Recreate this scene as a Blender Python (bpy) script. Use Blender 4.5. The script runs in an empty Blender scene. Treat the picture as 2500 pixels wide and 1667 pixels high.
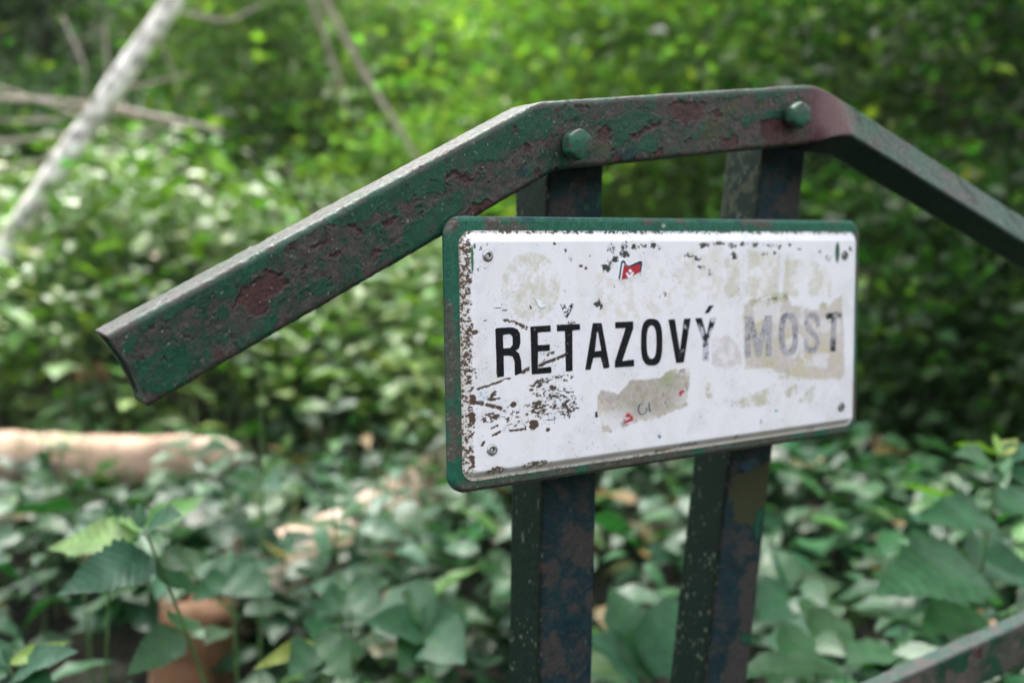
import bpy, math
import numpy as np

sc = bpy.context.scene
COL = sc.collection
R_ = math.radians

# ------------------------------------------------------------------ camera
CAMH = 1.25
PITCH = 6.02
cam_d = bpy.data.cameras.new('camera')
cam = bpy.data.objects.new('camera', cam_d)
COL.objects.link(cam)
cam.location = (0, 0, CAMH)
cam.rotation_euler = (R_(90 - PITCH), 0, 0)
cam_d.sensor_width = 36.0
cam_d.lens = 35.0
cam_d.clip_start = 0.05
cam_d.clip_end = 500
cam_d.dof.use_dof = True
cam_d.dof.focus_distance = 0.875
cam_d.dof.aperture_fstop = 2.6
cam_d.dof.aperture_blades = 9
sc.camera = cam

# ------------------------------------------------------------------ light
SUN_EL, SUN_AZ = 58.0, -28.0        # azimuth from +Y (view direction), negative = left
world = bpy.data.worlds.new('World')
sc.world = world
world.use_nodes = True
wn = world.node_tree.nodes
bg = wn['Background']
sky = wn.new('ShaderNodeTexSky')
sky.sky_type = 'NISHITA'
sky.sun_disc = False
sky.sun_elevation = R_(SUN_EL)
sky.sun_rotation = R_(SUN_AZ)
sky.air_density = 1.0
sky.dust_density = 3.0
hs = wn.new('ShaderNodeHueSaturation')      # thin overcast: a paler, greyer sky
hs.inputs['Saturation'].default_value = 0.30
world.node_tree.links.new(sky.outputs[0], hs.inputs['Color'])
world.node_tree.links.new(hs.outputs[0], bg.inputs[0])
bg.inputs[1].default_value = 0.15
sd_ = bpy.data.lights.new('sun', 'SUN')
sd_.energy = 1.7
sd_.angle = R_(12)
sd_.color = (1.0, 0.95, 0.88)
sun = bpy.data.objects.new('sun', sd_)
COL.objects.link(sun)
sun.rotation_euler = (R_(90 - SUN_EL), 0, R_(180 - SUN_AZ))
sun.location = (0, 0, 20)
sc.view_settings.view_transform = 'Standard'
sc.view_settings.look = 'None'
sc.view_settings.exposure = 3.0
sc.view_settings.gamma = 1.0
sc.cycles.use_denoising = True
sc.cycles.max_bounces = 7
sc.cycles.diffuse_bounces = 4
sc.cycles.glossy_bounces = 3
sc.cycles.transmission_bounces = 5
sc.cycles.transparent_max_bounces = 4
sc.cycles.sample_clamp_indirect = 6.0

# ------------------------------------------------------------------ noise
def _h(ix, iy, iz, seed):
    n = (ix.astype(np.int64) * 374761393 + iy.astype(np.int64) * 668265263 + iz.astype(np.int64) * 1274126177 + seed * 974711) & 0xFFFFFFFF
    n = ((n ^ (n >> 13)) * 1103515245) & 0xFFFFFFFF
    n = ((n ^ (n >> 16)) * 2654435761) & 0xFFFFFFFF
    return ((n ^ (n >> 15)) & 0xFFFFFF) / float(0xFFFFFF)

def noise(P, seed=0):
    """value noise, P (n,3), returns about -1..1"""
    f = np.floor(P)
    t = P - f
    t = t * t * t * (t * (t * 6 - 15) + 10)
    i = f.astype(np.int64)
    r = 0
    for dx in (0, 1):
        wx = t[:, 0] if dx else 1 - t[:, 0]
        for dy in (0, 1):
            wy = t[:, 1] if dy else 1 - t[:, 1]
            for dz in (0, 1):
                wz = t[:, 2] if dz else 1 - t[:, 2]
                r = r + wx * wy * wz * _h(i[:, 0] + dx, i[:, 1] + dy, i[:, 2] + dz, seed)
    return r * 2 - 1

def fbm(P, scale, oct=4, seed=0, gain=0.55):
    """scale = size of the largest feature"""
    Q = np.asarray(P, float) / scale
    a, s, r = 1.0, 0.0, 0
    for k in range(oct):
        r = r + a * noise(Q + 17.3 * k, seed + k)
        s += a
        a *= gain
        Q = Q * 2.03
    return r / s

def sstep(a, b, x):
    t = np.clip((x - a) / (b - a), 0, 1)
    return t * t * (3 - 2 * t)

def mixc(c, new, m):
    return c * (1 - m[:, None]) + np.asarray(new, float)[None, :] * m[:, None]

# ------------------------------------------------------------------ photo geometry -> metres
FPX, CX, CY = 2431.0, 1250.0, 833.5
_p = R_(PITCH)

def euler(a, b, c):
    ca, sa, cb, sb, cc, s_ = math.cos(a), math.sin(a), math.cos(b), math.sin(b), math.cos(c), math.sin(c)
    return (np.array([[ca, -sa, 0], [sa, ca, 0], [0, 0, 1]]) @ np.array([[1, 0, 0], [0, cb, -sb], [0, sb, cb]])
            @ np.array([[cc, 0, s_], [0, 1, 0], [-s_, 0, cc]]))

RS = euler(R_(31.906), R_(-1.303), R_(-0.0169))     # sign frame, a hair out of plumb
RU = euler(R_(31.906), 0, 0)                         # railing frame
ORG = np.array([-0.05788427, 0.88069476, 0.01808351])

def ray(px):
    px = np.asarray(px, float)
    x = (px[..., 0] - CX) / FPX
    y = (CY - px[..., 1]) / FPX
    return np.stack([x, math.cos(_p) + y * math.sin(_p), -math.sin(_p) + y * math.cos(_p)], -1)

def on_plane(px, off=0.0, R=None):
    """point of the photo -> (X, Y) in mm on the sign / rail plane standing `off` metres proud of it"""
    R = RS if R is None else R
    d = ray(px)
    n = R @ np.array([0, -1.0, 0])
    t = ((ORG + n * off) @ n) / (d @ n)
    L = (d * t[..., None] - ORG) @ R
    return L[..., [0, 2]] * 1000.0

def to_world(L, R):
    """local mm (X right, D towards viewer, Y up) -> world metres"""
    L = np.asarray(L, float) / 1000.0
    return np.stack([L[:, 0], -L[:, 1], L[:, 2]], -1) @ R.T + ORG + np.array([0, 0, CAMH])

def at(px, py, depth):
    """world point on the ray of a photo pixel at horizontal distance depth"""
    d = ray((px, py))
    return d / d[1] * depth + np.array([0, 0, CAMH])

# ------------------------------------------------------------------ objects
def tag(o, label=None, cat=None, group=None, kind=None):
    if label: o['label'] = label
    if cat: o['category'] = cat
    if group: o['group'] = group
    if kind: o['kind'] = kind
    return o

def empty(name, loc, label, cat, group=None):
    o = bpy.data.objects.new(name, None)
    o.empty_display_size = 0.1
    o.location = [float(v) for v in loc]
    COL.objects.link(o)
    return tag(o, label, cat, group)

def mesh_obj(name, V, faces, mat, parent=None, col=None, attrs=None, smooth=True):
    """V (n,3) world; faces: (m,4) or (m,3) array or list of arrays/tuples; col (n,3) per-vertex colour"""
    V = np.asarray(V, np.float64)
    loc = np.zeros(3)
    if parent is not None:
        q = parent
        while q is not None:
            loc = loc + np.array(q.location)
            q = q.parent
    V = V - loc
    me = bpy.data.meshes.new(name)
    me.vertices.add(len(V))
    me.vertices.foreach_set('co', V.astype(np.float32).ravel())
    if isinstance(faces, np.ndarray):
        faces = [faces]
    loops, starts, totals, s = [], [], [], 0
    arrs = [f for f in faces if isinstance(f, np.ndarray) and len(f)]
    for f in arrs:
        loops.append(f.ravel())
        k = f.shape[1]
        starts.append(s + np.arange(len(f)) * k)
        totals.append(np.full(len(f), k))
        s += f.size
    rest = [f for f in faces if not isinstance(f, np.ndarray)]
    for f in rest:
        loops.append(np.array(f)); starts.append(np.array([s])); totals.append(np.array([len(f)])); s += len(f)
    loops = np.concatenate(loops); starts = np.concatenate(starts); totals = np.concatenate(totals)
    me.loops.add(len(loops))
    me.loops.foreach_set('vertex_index', loops.astype(np.int32))
    me.polygons.add(len(starts))
    me.polygons.foreach_set('loop_start', starts.astype(np.int32))
    me.polygons.foreach_set('loop_total', totals.astype(np.int32))
    me.polygons.foreach_set('use_smooth', np.full(len(starts), smooth))
    me.update(calc_edges=True)
    if col is not None:
        a = me.attributes.new('col', 'FLOAT_COLOR', 'POINT')
        c = np.ones((len(V), 4), np.float32)
        col = np.asarray(col)
        c[:, :col.shape[1]] = col
        a.data.foreach_set('color', c.ravel())
    for k, v in (attrs or {}).items():
        a = me.attributes.new(k, 'FLOAT', 'POINT')
        a.data.foreach_set('value', np.asarray(v, np.float32))
    me.materials.append(mat)
    o = bpy.data.objects.new(name, me)
    COL.objects.link(o)
    if parent is not None:
        o.parent = parent
    return o

# ------------------------------------------------------------------ materials
def new_mat(name):
    m = bpy.data.materials.new(name)
    m.use_nodes = True
    nt = m.node_tree
    b = nt.nodes['Principled BSDF']
    return m, nt, b

def nnode(nt, typ, **kw):
    n = nt.nodes.new(typ)
    for k, v in kw.items():
        setattr(n, k, v)
    return n

def attr_mat(name, rough, spec=0.5, bump=0.2, nscale=900, var=0.25, coat=0.0, rvar=0.15, metallic=0.0):
    """colour pattern from the mesh's own 'col' layer, broken up with fine procedural noise"""
    m, nt, b = new_mat(name)
    L = nt.links.new
    at_ = nnode(nt, 'ShaderNodeAttribute', attribute_name='col')
    tc = nnode(nt, 'ShaderNodeTexCoord')
    nz = nnode(nt, 'ShaderNodeTexNoise')
    nz.inputs['Scale'].default_value = nscale
    nz.inputs['Detail'].default_value = 6
    L(tc.outputs['Object'], nz.inputs['Vector'])
    mr = nnode(nt, 'ShaderNodeMapRange')
    mr.inputs[1].default_value = 0.3; mr.inputs[2].default_value = 0.7
    mr.inputs[3].default_value = 1 - var; mr.inputs[4].default_value = 1 + var
    L(nz.outputs['Fac'], mr.inputs[0])
    mx = nnode(nt, 'ShaderNodeVectorMath', operation='SCALE')
    L(at_.outputs['Color'], mx.inputs[0]); L(mr.outputs[0], mx.inputs['Scale'])
    L(mx.outputs[0], b.inputs['Base Color'])
    n2 = nnode(nt, 'ShaderNodeTexNoise')
    n2.inputs['Scale'].default_value = nscale * 0.35
    n2.inputs['Detail'].default_value = 5
    L(tc.outputs['Object'], n2.inputs['Vector'])
    r2 = nnode(nt, 'ShaderNodeMapRange')
    r2.inputs[1].default_value = 0.3; r2.inputs[2].default_value = 0.7
    r2.inputs[3].default_value = max(0.05, rough - rvar); r2.inputs[4].default_value = min(1, rough + rvar)
    L(n2.outputs['Fac'], r2.inputs[0]); L(r2.outputs[0], b.inputs['Roughness'])
    if bump:
        bp = nnode(nt, 'ShaderNodeBump')
        bp.inputs['Strength'].default_value = bump
        bp.inputs['Distance'].default_value = 0.0006
        L(nz.outputs['Fac'], bp.inputs['Height']); L(bp.outputs[0], b.inputs['Normal'])
    b.inputs['Specular IOR Level'].default_value = spec
    b.inputs['Coat Weight'].default_value = coat
    b.inputs['Coat Roughness'].default_value = 0.25
    b.inputs['Metallic'].default_value = metallic
    return m

def leaf_mat(name, trans=0.4, rough=0.42, spec=0.5, tint=(1.5, 1.75, 0.5), vein=True):
    m, nt, b = new_mat(name)
    L = nt.links.new
    at_ = nnode(nt, 'ShaderNodeAttribute', attribute_name='col')
    tc = nnode(nt, 'ShaderNodeTexCoord')
    nz = nnode(nt, 'ShaderNodeTexNoise')
    nz.inputs['Scale'].default_value = 60
    nz.inputs['Detail'].default_value = 4
    L(tc.outputs['Object'], nz.inputs['Vector'])
    mr = nnode(nt, 'ShaderNodeMapRange')
    mr.inputs[1].default_value = 0.3; mr.inputs[2].default_value = 0.7
    mr.inputs[3].default_value = 0.75; mr.inputs[4].default_value = 1.25
    L(nz.outputs['Fac'], mr.inputs[0])
    sc_ = nnode(nt, 'ShaderNodeVectorMath', operation='SCALE')
    L(at_.outputs['Color'], sc_.inputs[0]); L(mr.outputs[0], sc_.inputs['Scale'])
    L(sc_.outputs[0], b.inputs['Base Color'])
    if vein:      # pinnate veins from the blade's own coordinate (alpha of its colour layer)
        mu = nnode(nt, 'ShaderNodeMath', operation='MULTIPLY'); mu.inputs[1].default_value = 62.0
        sn = nnode(nt, 'ShaderNodeMath', operation='SINE')
        pw = nnode(nt, 'ShaderNodeMapRange'); pw.inputs[1].default_value = 0.55; pw.inputs[2].default_value = 1.0; pw.inputs[3].default_value = 0.0; pw.inputs[4].default_value = 1.0
        L(at_.outputs['Alpha'], mu.inputs[0]); L(mu.outputs[0], sn.inputs[0]); L(sn.outputs[0], pw.inputs[0])
        vc = nnode(nt, 'ShaderNodeMapRange'); vc.inputs[3].default_value = 1.0; vc.inputs[4].default_value = 1.22
        L(pw.outputs[0], vc.inputs[0])
        v2 = nnode(nt, 'ShaderNodeVectorMath', operation='SCALE')
        L(sc_.outputs[0], v2.inputs[0]); L(vc.outputs[0], v2.inputs['Scale'])
        sc_ = v2
        L(sc_.outputs[0], b.inputs['Base Color'])
        bp = nnode(nt, 'ShaderNodeBump'); bp.inputs['Strength'].default_value = 0.5; bp.inputs['Distance'].default_value = 0.001; bp.invert = True
        L(pw.outputs[0], bp.inputs['Height']); L(bp.outputs[0], b.inputs['Normal'])
    b.inputs['Roughness'].default_value = rough
    b.inputs['Specular IOR Level'].default_value = spec
    tr = nnode(nt, 'ShaderNodeBsdfTranslucent')
    mt = nnode(nt, 'ShaderNodeVectorMath', operation='MULTIPLY')
    L(sc_.outputs[0], mt.inputs[0]); mt.inputs[1].default_value = tint
    L(mt.outputs[0], tr.inputs['Color'])
    ms = nnode(nt, 'ShaderNodeMixShader')
    ms.inputs[0].default_value = trans
    L(b.outputs[0], ms.inputs[1]); L(tr.outputs[0], ms.inputs[2])
    out = nt.nodes['Material Output']
    L(ms.outputs[0], out.inputs['Surface'])
    return m

M_paint = attr_mat('weathered paint', 0.47, 0.27, 0.7, 600, 0.3)
M_post = attr_mat('old post paint', 0.6, 0.14, 0.4, 700, 0.25)
M_enamel = attr_mat('enamelled steel', 0.36, 0.4, 0.05, 500, 0.02, coat=0.15, rvar=0.08)
M_letter = attr_mat('letter enamel', 0.5, 0.2, 0.05, 500, 0.05)
M_sticker = attr_mat('sticker', 0.45, 0.4, 0.05, 500, 0.04)
M_rivet = attr_mat('rivet metal', 0.4, 0.5, 0.3, 900, 0.2, metallic=0.85)
M_bark = attr_mat('dry wood', 0.75, 0.25, 0.5, 120, 0.25)
M_stem = attr_mat('plant stem', 0.5, 0.3, 0.1, 200, 0.15)
M_leaf = leaf_mat('leaf', 0.26, 0.42, 0.34)
M_tree = leaf_mat('tree leaf', 0.50, 0.6, 0.15, tint=(1.4, 1.6, 0.6), vein=False)

# ------------------------------------------------------------------ polygons and paint masks
def Z1(*p): return [(1050 + x / 3.92, 480 + y / 3.92) for x, y in p]
def Z2(*p): return [(1550 + x / 3.92, 480 + y / 3.92) for x, y in p]
def Z3(*p): return [(1050 + x / 3.92, 850 + y / 3.92) for x, y in p]
def Z4(*p): return [(1550 + x / 3.92, 850 + y / 3.92) for x, y in p]
def Z5(*p): return [(200 + x / 2.613, 450 + y / 2.613) for x, y in p]
def Z6(*p): return [(1100 + x / 2.613, 180 + y / 2.613) for x, y in p]
def Z8(*p): return [(1150 + x / 1.742, 1050 + y / 1.742) for x, y in p]
def Z9(*p): return [(1430 + x / 7.84, 880 + y / 7.84) for x, y in p]
def ZF(*p): return [(1440 + x / 11.2, 580 + y / 11.2) for x, y in p]

def poly_sd(poly, X, Y):
    """signed distance (negative inside) to a closed polygon"""
    n = len(poly)
    d = np.full(X.shape, 1e9)
    ins = np.zeros(X.shape, bool)
    for i in range(n):
        x0, y0 = poly[i]
        x1, y1 = poly[(i + 1) % n]
        ex, ey = x1 - x0, y1 - y0
        L2 = ex * ex + ey * ey + 1e-12
        t = np.clip(((X - x0) * ex + (Y - y0) * ey) / L2, 0, 1)
        d = np.minimum(d, (X - x0 - t * ex) ** 2 + (Y - y0 - t * ey) ** 2)
        c = (y0 > Y) != (y1 > Y)
        with np.errstate(divide='ignore', invalid='ignore'):
            xi = x0 + (Y - y0) * ex / (ey if abs(ey) > 1e-9 else 1e-9)
        ins ^= c & (X < xi)
    return np.sqrt(d) * np.where(ins, -1, 1)

def line_sd(pts, X, Y, hw):
    d = np.full(X.shape, 1e9)
    for i in range(len(pts) - 1):
        x0, y0 = pts[i]; x1, y1 = pts[i + 1]
        ex, ey = x1 - x0, y1 - y0
        t = np.clip(((X - x0) * ex + (Y - y0) * ey) / (ex * ex + ey * ey + 1e-12), 0, 1)
        d = np.minimum(d, (X - x0 - t * ex) ** 2 + (Y - y0 - t * ey) ** 2)
    return np.sqrt(d) - hw

GREEN = np.array((0.005, 0.045, 0.023))
GREEN2 = np.array((0.012, 0.088, 0.048))
GREY = np.array((0.046, 0.038, 0.033))
RUST = np.array((0.046, 0.019, 0.017))
NAVY = np.array((0.005, 0.021, 0.027))
OLIVE = np.array((0.040, 0.042, 0.018))
DGREEN = np.array((0.005, 0.016, 0.011))

G_RAIL = -0.012
beam_green = [
    Z5((310, 1130), (400, 1090), (610, 1010), (640, 950), (665, 1010), (690, 1100), (685, 1200), (670, 1270), (600, 1310), (500, 1345), (380, 1290)),
    Z5((250, 1040), (300, 980), (385, 950), (370, 1020), (330, 1080), (270, 1085)),
    Z5((330, 870), (470, 800), (600, 745), (900, 560), (1250, 370), (1560, 240), (1900, 40), (2330, -160), (2330, 40), (2050, 120), (1900, 180), (1700, 270), (1480, 290), (1290, 390), (1210, 520), (1000, 650), (960, 700), (800, 720), (720, 770), (620, 800), (580, 870), (480, 860), (440, 905), (350, 915)),
    Z5((1085, 870), (1170, 840), (1230, 760), (1245, 800), (1235, 880), (1150, 980), (1030, 1060), (975, 1010), (1080, 975)),
    Z5((1900, 500), (1920, 400), (2060, 360), (2060, 260), (2200, 180), (2340, 80), (2340, 310), (2200, 370), (2000, 480)),
    Z5((1360, 690), (1460, 650), (1590, 630), (1540, 690), (1420, 740)),
    Z5((760, 1030), (830, 1060), (830, 1110), (790, 1120)),
    Z5((830, 850), (900, 760), (940, 800), (870, 880)),
    Z6((-60, 500), (60, 440), (300, 320), (540, 190), (640, 220), (660, 330), (600, 420), (470, 440), (420, 500), (330, 570), (200, 570), (130, 610), (0, 640), (-60, 660)),
    Z6((690, 280), (740, 230), (800, 225), (840, 270), (810, 310), (730, 315)),
    Z6((875, 260), (960, 290), (1050, 280), (1130, 235), (1250, 240), (1360, 275), (1300, 320), (1190, 345), (1150, 420), (1070, 465), (1020, 460), (1030, 350), (920, 330)),
    Z6((1220, 400), (1310, 385), (1340, 450), (1290, 495), (1225, 480)),
    Z6((1480, 400), (1560, 360), (1650, 335), (1640, 380), (1540, 425), (1480, 425)),
    Z6((1680, 120), (1840, 105), (1880, 130), (1780, 165), (1690, 160)),
    Z6((1930, 115), (2110, 105), (2130, 135), (2020, 170), (1940, 165)),
    Z6((2010, 240), (2110, 225), (2120, 275), (2060, 300), (2010, 285)),
    Z6((1850, 270), (1930, 260), (1920, 330), (1860, 340)),
    Z6((0, 760), (60, 720), (80, 830), (20, 920), (-60, 900)),
    Z6((680, 560), (760, 540), (740, 630), (690, 640)),
]
beam_rust = [
    Z5((955, 790), (1000, 700), (1060, 640), (1140, 600), (1150, 555), (1270, 590), (1340, 610), (1250, 690), (1190, 730), (1160, 820), (1080, 830), (1040, 780)),
    Z5((1590, 440), (1630, 425), (1640, 460), (1600, 475)), Z5((1840, 470), (1870, 420), (1920, 420), (1925, 470), (1880, 500)),
    Z5((1465, 380), (1530, 350), (1540, 300), (1555, 330), (1535, 380), (1490, 405)), Z5((1710, 270), (1740, 255), (1790, 310), (1770, 335)),
    Z5((1900, 240), (1990, 220), (2010, 270), (1930, 285)), Z5((1400, 540), (1420, 500), (1455, 520), (1440, 560)), Z5((1300, 390), (1325, 385), (1340, 415), (1310, 425)),
    Z6((460, 465), (490, 448), (525, 475), (515, 520), (475, 515)), Z6((525, 620), (580, 605), (565, 655), (535, 660)),
    Z6((0, 650), (50, 640), (160, 660), (150, 710), (60, 700)), Z6((70, 910), (150, 850), (200, 815), (300, 815), (240, 860), (160, 905)),
    Z6((1150, 400), (1240, 345), (1330, 330), (1300, 365), (1230, 385), (1160, 440)), Z6((1270, 520), (1330, 490), (1370, 520), (1310, 550)),
    Z6((1660, 250), (1700, 225), (1735, 270), (1700, 310)), Z6((1020, 520), (1060, 515), (1065, 555), (1025, 560)),
    Z6((940, 370), (1000, 340), (1020, 370), (1000, 450), (950, 420)), Z6((710, 180), (760, 175), (790, 200), (730, 215)), Z6((790, 200), (860, 205), (850, 245), (800, 235)),
    Z6((1990, 320), (2100, 290), (2160, 340), (2180, 430), (2040, 460), (1990, 400)), Z6((1730, 400), (1830, 390), (1830, 470), (1750, 480)),
    Z6((1380, 210), (1500, 160), (1640, 190), (1600, 290), (1480, 330), (1400, 280)),
]
beam_olive = [Z6((1640, 270), (1740, 200), (1850, 160), (1830, 220), (1730, 300), (1680, 420), (1620, 430)), Z6((940, 440), (1020, 430), (1000, 530), (930, 520)), Z6((1970, 170), (2010, 170), (1990, 230), (1950, 230))]
beam_navy = [Z6((1010, 475), (1190, 480), (1180, 535), (1030, 555), (1000, 520)), Z6((410, 620), (450, 580), (500, 590), (480, 640), (430, 660))]

def layer(polys, X, Y, off, R=None):
    d = np.full(X.shape, 1e9)
    for p in polys:
        q = on_plane(p, off, RU if R is None else R)
        lo, hi = q.min(0) - 12, q.max(0) + 12
        m = (X > lo[0]) & (X < hi[0]) & (Y > lo[1]) & (Y < hi[1])
        if m.any():
            d[m] = np.minimum(d[m], poly_sd(q, X[m], Y[m]))
    return d

def paint_coat(P, front, green, rust, olive, navy, off, gthr=0.0, base=GREY, seed=3, tint=None):
    """P (n,3) local mm (X, depth, Y). Returns colour and height in mm of layered, flaking paint."""
    n = len(P)
    wx = 8.0 * fbm(P, 12, 6, seed, 0.72) + 3.5 * fbm(P, 3.5, 3, seed + 40, 0.7)
    wy = 8.0 * fbm(P, 12, 6, seed + 9, 0.72) + 3.5 * fbm(P, 3.5, 3, seed + 49, 0.7)
    X, Y = P[:, 0] + wx, P[:, 2] + wy
    dg = -(fbm(P, 42, 4, seed + 20) - gthr) * 30
    dr = -(fbm(P, 30, 4, seed + 21) - 0.42) * 30
    c = np.tile(base, (n, 1)) * (1 + 0.45 * fbm(P, 9, 4, seed + 5) + 0.55 * fbm(P, 2.2, 3, seed + 15, 0.7))[:, None]
    c = mixc(c, RUST * 0.9, sstep(0.05, 0.22, fbm(P, 8, 6, seed + 16, 0.75)) * 0.6)
    c = mixc(c, GREEN * 0.8, sstep(0.03, 0.16, fbm(P, 10, 6, seed + 17, 0.75)) * 0.75)
    c = mixc(c, base * np.array((0.6, 0.9, 0.75)), sstep(0.0, 0.5, fbm(P, 22, 3, seed + 6)) * 0.8)
    if tint is not None:
        c = mixc(c, tint[0], tint[1])
    f = front
    if f.any():
        d = layer(green, X[f], Y[f], off)
        dg[f] = np.minimum(d, -(fbm(P[f], 14, 6, seed + 22, 0.7) - 0.26) * 14)
        dr[f] = np.minimum(layer(rust, X[f], Y[f], off), -(fbm(P[f], 8, 4, seed + 23, 0.65) - 0.42) * 10)
    g = sstep(0.45, -0.45, dg)
    gc = GREEN[None, :] * (1 + 0.25 * fbm(P, 20, 3, seed + 7))[:, None]
    gc = gc * (1 - 0.35 * sstep(0.15, 0.6, fbm(P, 30, 3, seed + 8)) + 0.25 * fbm(P, 2.5, 3, seed + 18))[:, None]
    gc = gc + (GREY * 0.9 - gc) * (sstep(0.10, 0.22, fbm(P, 8, 6, seed + 19, 0.75)) * 0.65)[:, None]
    c = c * (1 - g[:, None]) + gc * g[:, None]
    if f.any() and olive:
        d = np.full(n, 1e9); d[f] = layer(olive, X[f], Y[f], off)
        c = mixc(c, OLIVE, sstep(0.8, -0.8, d) * 0.85)
    if f.any() and navy:
        d = np.full(n, 1e9); d[f] = layer(navy, X[f], Y[f], off)
        c = mixc(c, NAVY, sstep(0.8, -0.8, d) * 0.9)
    r = sstep(0.5, -0.5, dr)
    rc = RUST[None, :] * (1 + 0.5 * fbm(P, 5, 3, seed + 11) + 0.5 * fbm(P, 1.8, 2, seed + 14))[:, None]
    c = c * (1 - r[:, None]) + rc * r[:, None]
    # dark lines of dirt along the flaked edges
    e = np.exp(-(dr / 0.7) ** 2) * 0.35 + np.exp(-(dg / 0.6) ** 2) * 0.22
    c = c * (1 - np.clip(e, 0, 0.6))[:, None]
    # small pale and dark specks
    sp = fbm(P, 2.6, 2, seed + 31)
    c = mixc(c, np.array((0.26, 0.27, 0.24)), sstep(0.62, 0.75, sp) * 0.6)
    c = c * (1 - 0.5 * sstep(0.5, 0.7, -sp))[:, None]
    h = 0.25 * g + 0.30 * fbm(P, 10, 4, seed + 12) + (0.30 - 0.20 * g) * fbm(P, 3, 3, seed + 13, 0.65)
    h = h + 0.35 * sstep(0.45, 0.7, fbm(P, 4.0, 2, seed + 33))
    h = h - 0.75 * r + 0.35 * np.exp(-((dr - 0.9) / 0.8) ** 2) + 0.18 * np.exp(-((dg + 0.5) / 0.6) ** 2)
    return np.clip(c, 0.002, 0.9), h

# ------------------------------------------------------------------ clipped grids (plates, letters)
def clip_grid(x0, x1, y0, y1, step, sdf):
    """quads over the rectangle where sdf<0, border cells cut along the zero line"""
    nx = int(math.ceil((x1 - x0) / step)) + 1
    ny = int(math.ceil((y1 - y0) / step)) + 1
    xs = x0 + np.arange(nx) * step
    ys = y0 + np.arange(ny) * step
    XX, YY = np.meshgrid(xs, ys, indexing='ij')
    D = sdf(XX.ravel(), YY.ravel()).reshape(nx, ny)
    D = np.where(np.abs(D) < step * 0.02, -step * 0.02, D)
    idx = np.arange(nx * ny).reshape(nx, ny)
    a, b, c, d = idx[:-1, :-1], idx[1:, :-1], idx[1:, 1:], idx[:-1, 1:]
    Df = D.ravel()
    quad = np.stack([a.ravel(), b.ravel(), c.ravel(), d.ravel()], 1)
    ins = (Df[quad] < 0)
    k = ins.sum(1)
    full = quad[k == 4]
    part = quad[(k > 0) & (k < 4)]
    P = np.stack([XX.ravel(), YY.ravel()], 1)
    extra, cache, polys, rim = [], {}, [], []
    def cut(i, j):
        key = (i, j) if i < j else (j, i)
        if key not in cache:
            t = Df[i] / (Df[i] - Df[j])
            cache[key] = nx * ny + len(extra)
            extra.append(P[i] + (P[j] - P[i]) * t)
        return cache[key]
    for q in part:
        out, cr = [], []
        for m in range(4):
            i, j = int(q[m]), int(q[(m + 1) % 4])
            if Df[i] < 0:
                out.append(i)
            if (Df[i] < 0) != (Df[j] < 0):
                v = cut(i, j)
                out.append(v)
                cr.append((v, Df[i] < 0))
        if len(out) > 2:
            polys.append(out)
            if len(cr) == 2:
                ex = [v for v, w in cr if w][0]
                en = [v for v, w in cr if not w][0]
                rim.append((ex, en))
    allP = np.vstack([P, np.array(extra)]) if extra else P
    used = np.zeros(len(allP), bool)
    used[full.ravel()] = True
    for q in polys:
        used[q] = True
    remap = np.cumsum(used) - 1
    tri = [q for q in polys if len(q) == 3]; qd = [q for q in polys if len(q) == 4]; pn = [q for q in polys if len(q) == 5]; hx = [q for q in polys if len(q) == 6]
    F = [remap[full]] if len(full) else []
    for g_ in (tri, qd, pn, hx):
        if g_:
            F.append(remap[np.array(g_)])
    rim = remap[np.array(rim)] if rim else np.zeros((0, 2), int)
    return allP[used], F, rim

def rrect_sd(x0, x1, y0, y1, r):
    cx, cy, hx, hy = (x0 + x1) / 2, (y0 + y1) / 2, (x1 - x0) / 2, (y1 - y0) / 2
    def f(X, Y):
        qx, qy = np.abs(X - cx) - hx + r, np.abs(Y - cy) - hy + r
        return np.hypot(np.maximum(qx, 0), np.maximum(qy, 0)) + np.minimum(np.maximum(qx, qy), 0) - r
    return f

def relief(P2, F, rim, z, zback):
    """front sheet at height z(P) plus a skirt from its rim back to zback (mm towards viewer positive)"""
    n = len(P2)
    V = np.stack([P2[:, 0], z, P2[:, 1]], 1)
    if len(rim):
        rv = np.unique(rim)
        mp = {int(v): n + i for i, v in enumerate(rv)}
        B = V[rv].copy(); B[:, 1] = zback
        V = np.vstack([V, B])
        sk = np.array([[a, mp[int(a)], mp[int(b)], b] for a, b in rim])
        F = F + [sk]
    return V, F

# ================================================================== RAILING
rail = empty('metal_railing', to_world([[160, -90, -1270]], RU)[0],
             'weathered green metal railing of bent tube bolted to two posts', 'railing')

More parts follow.
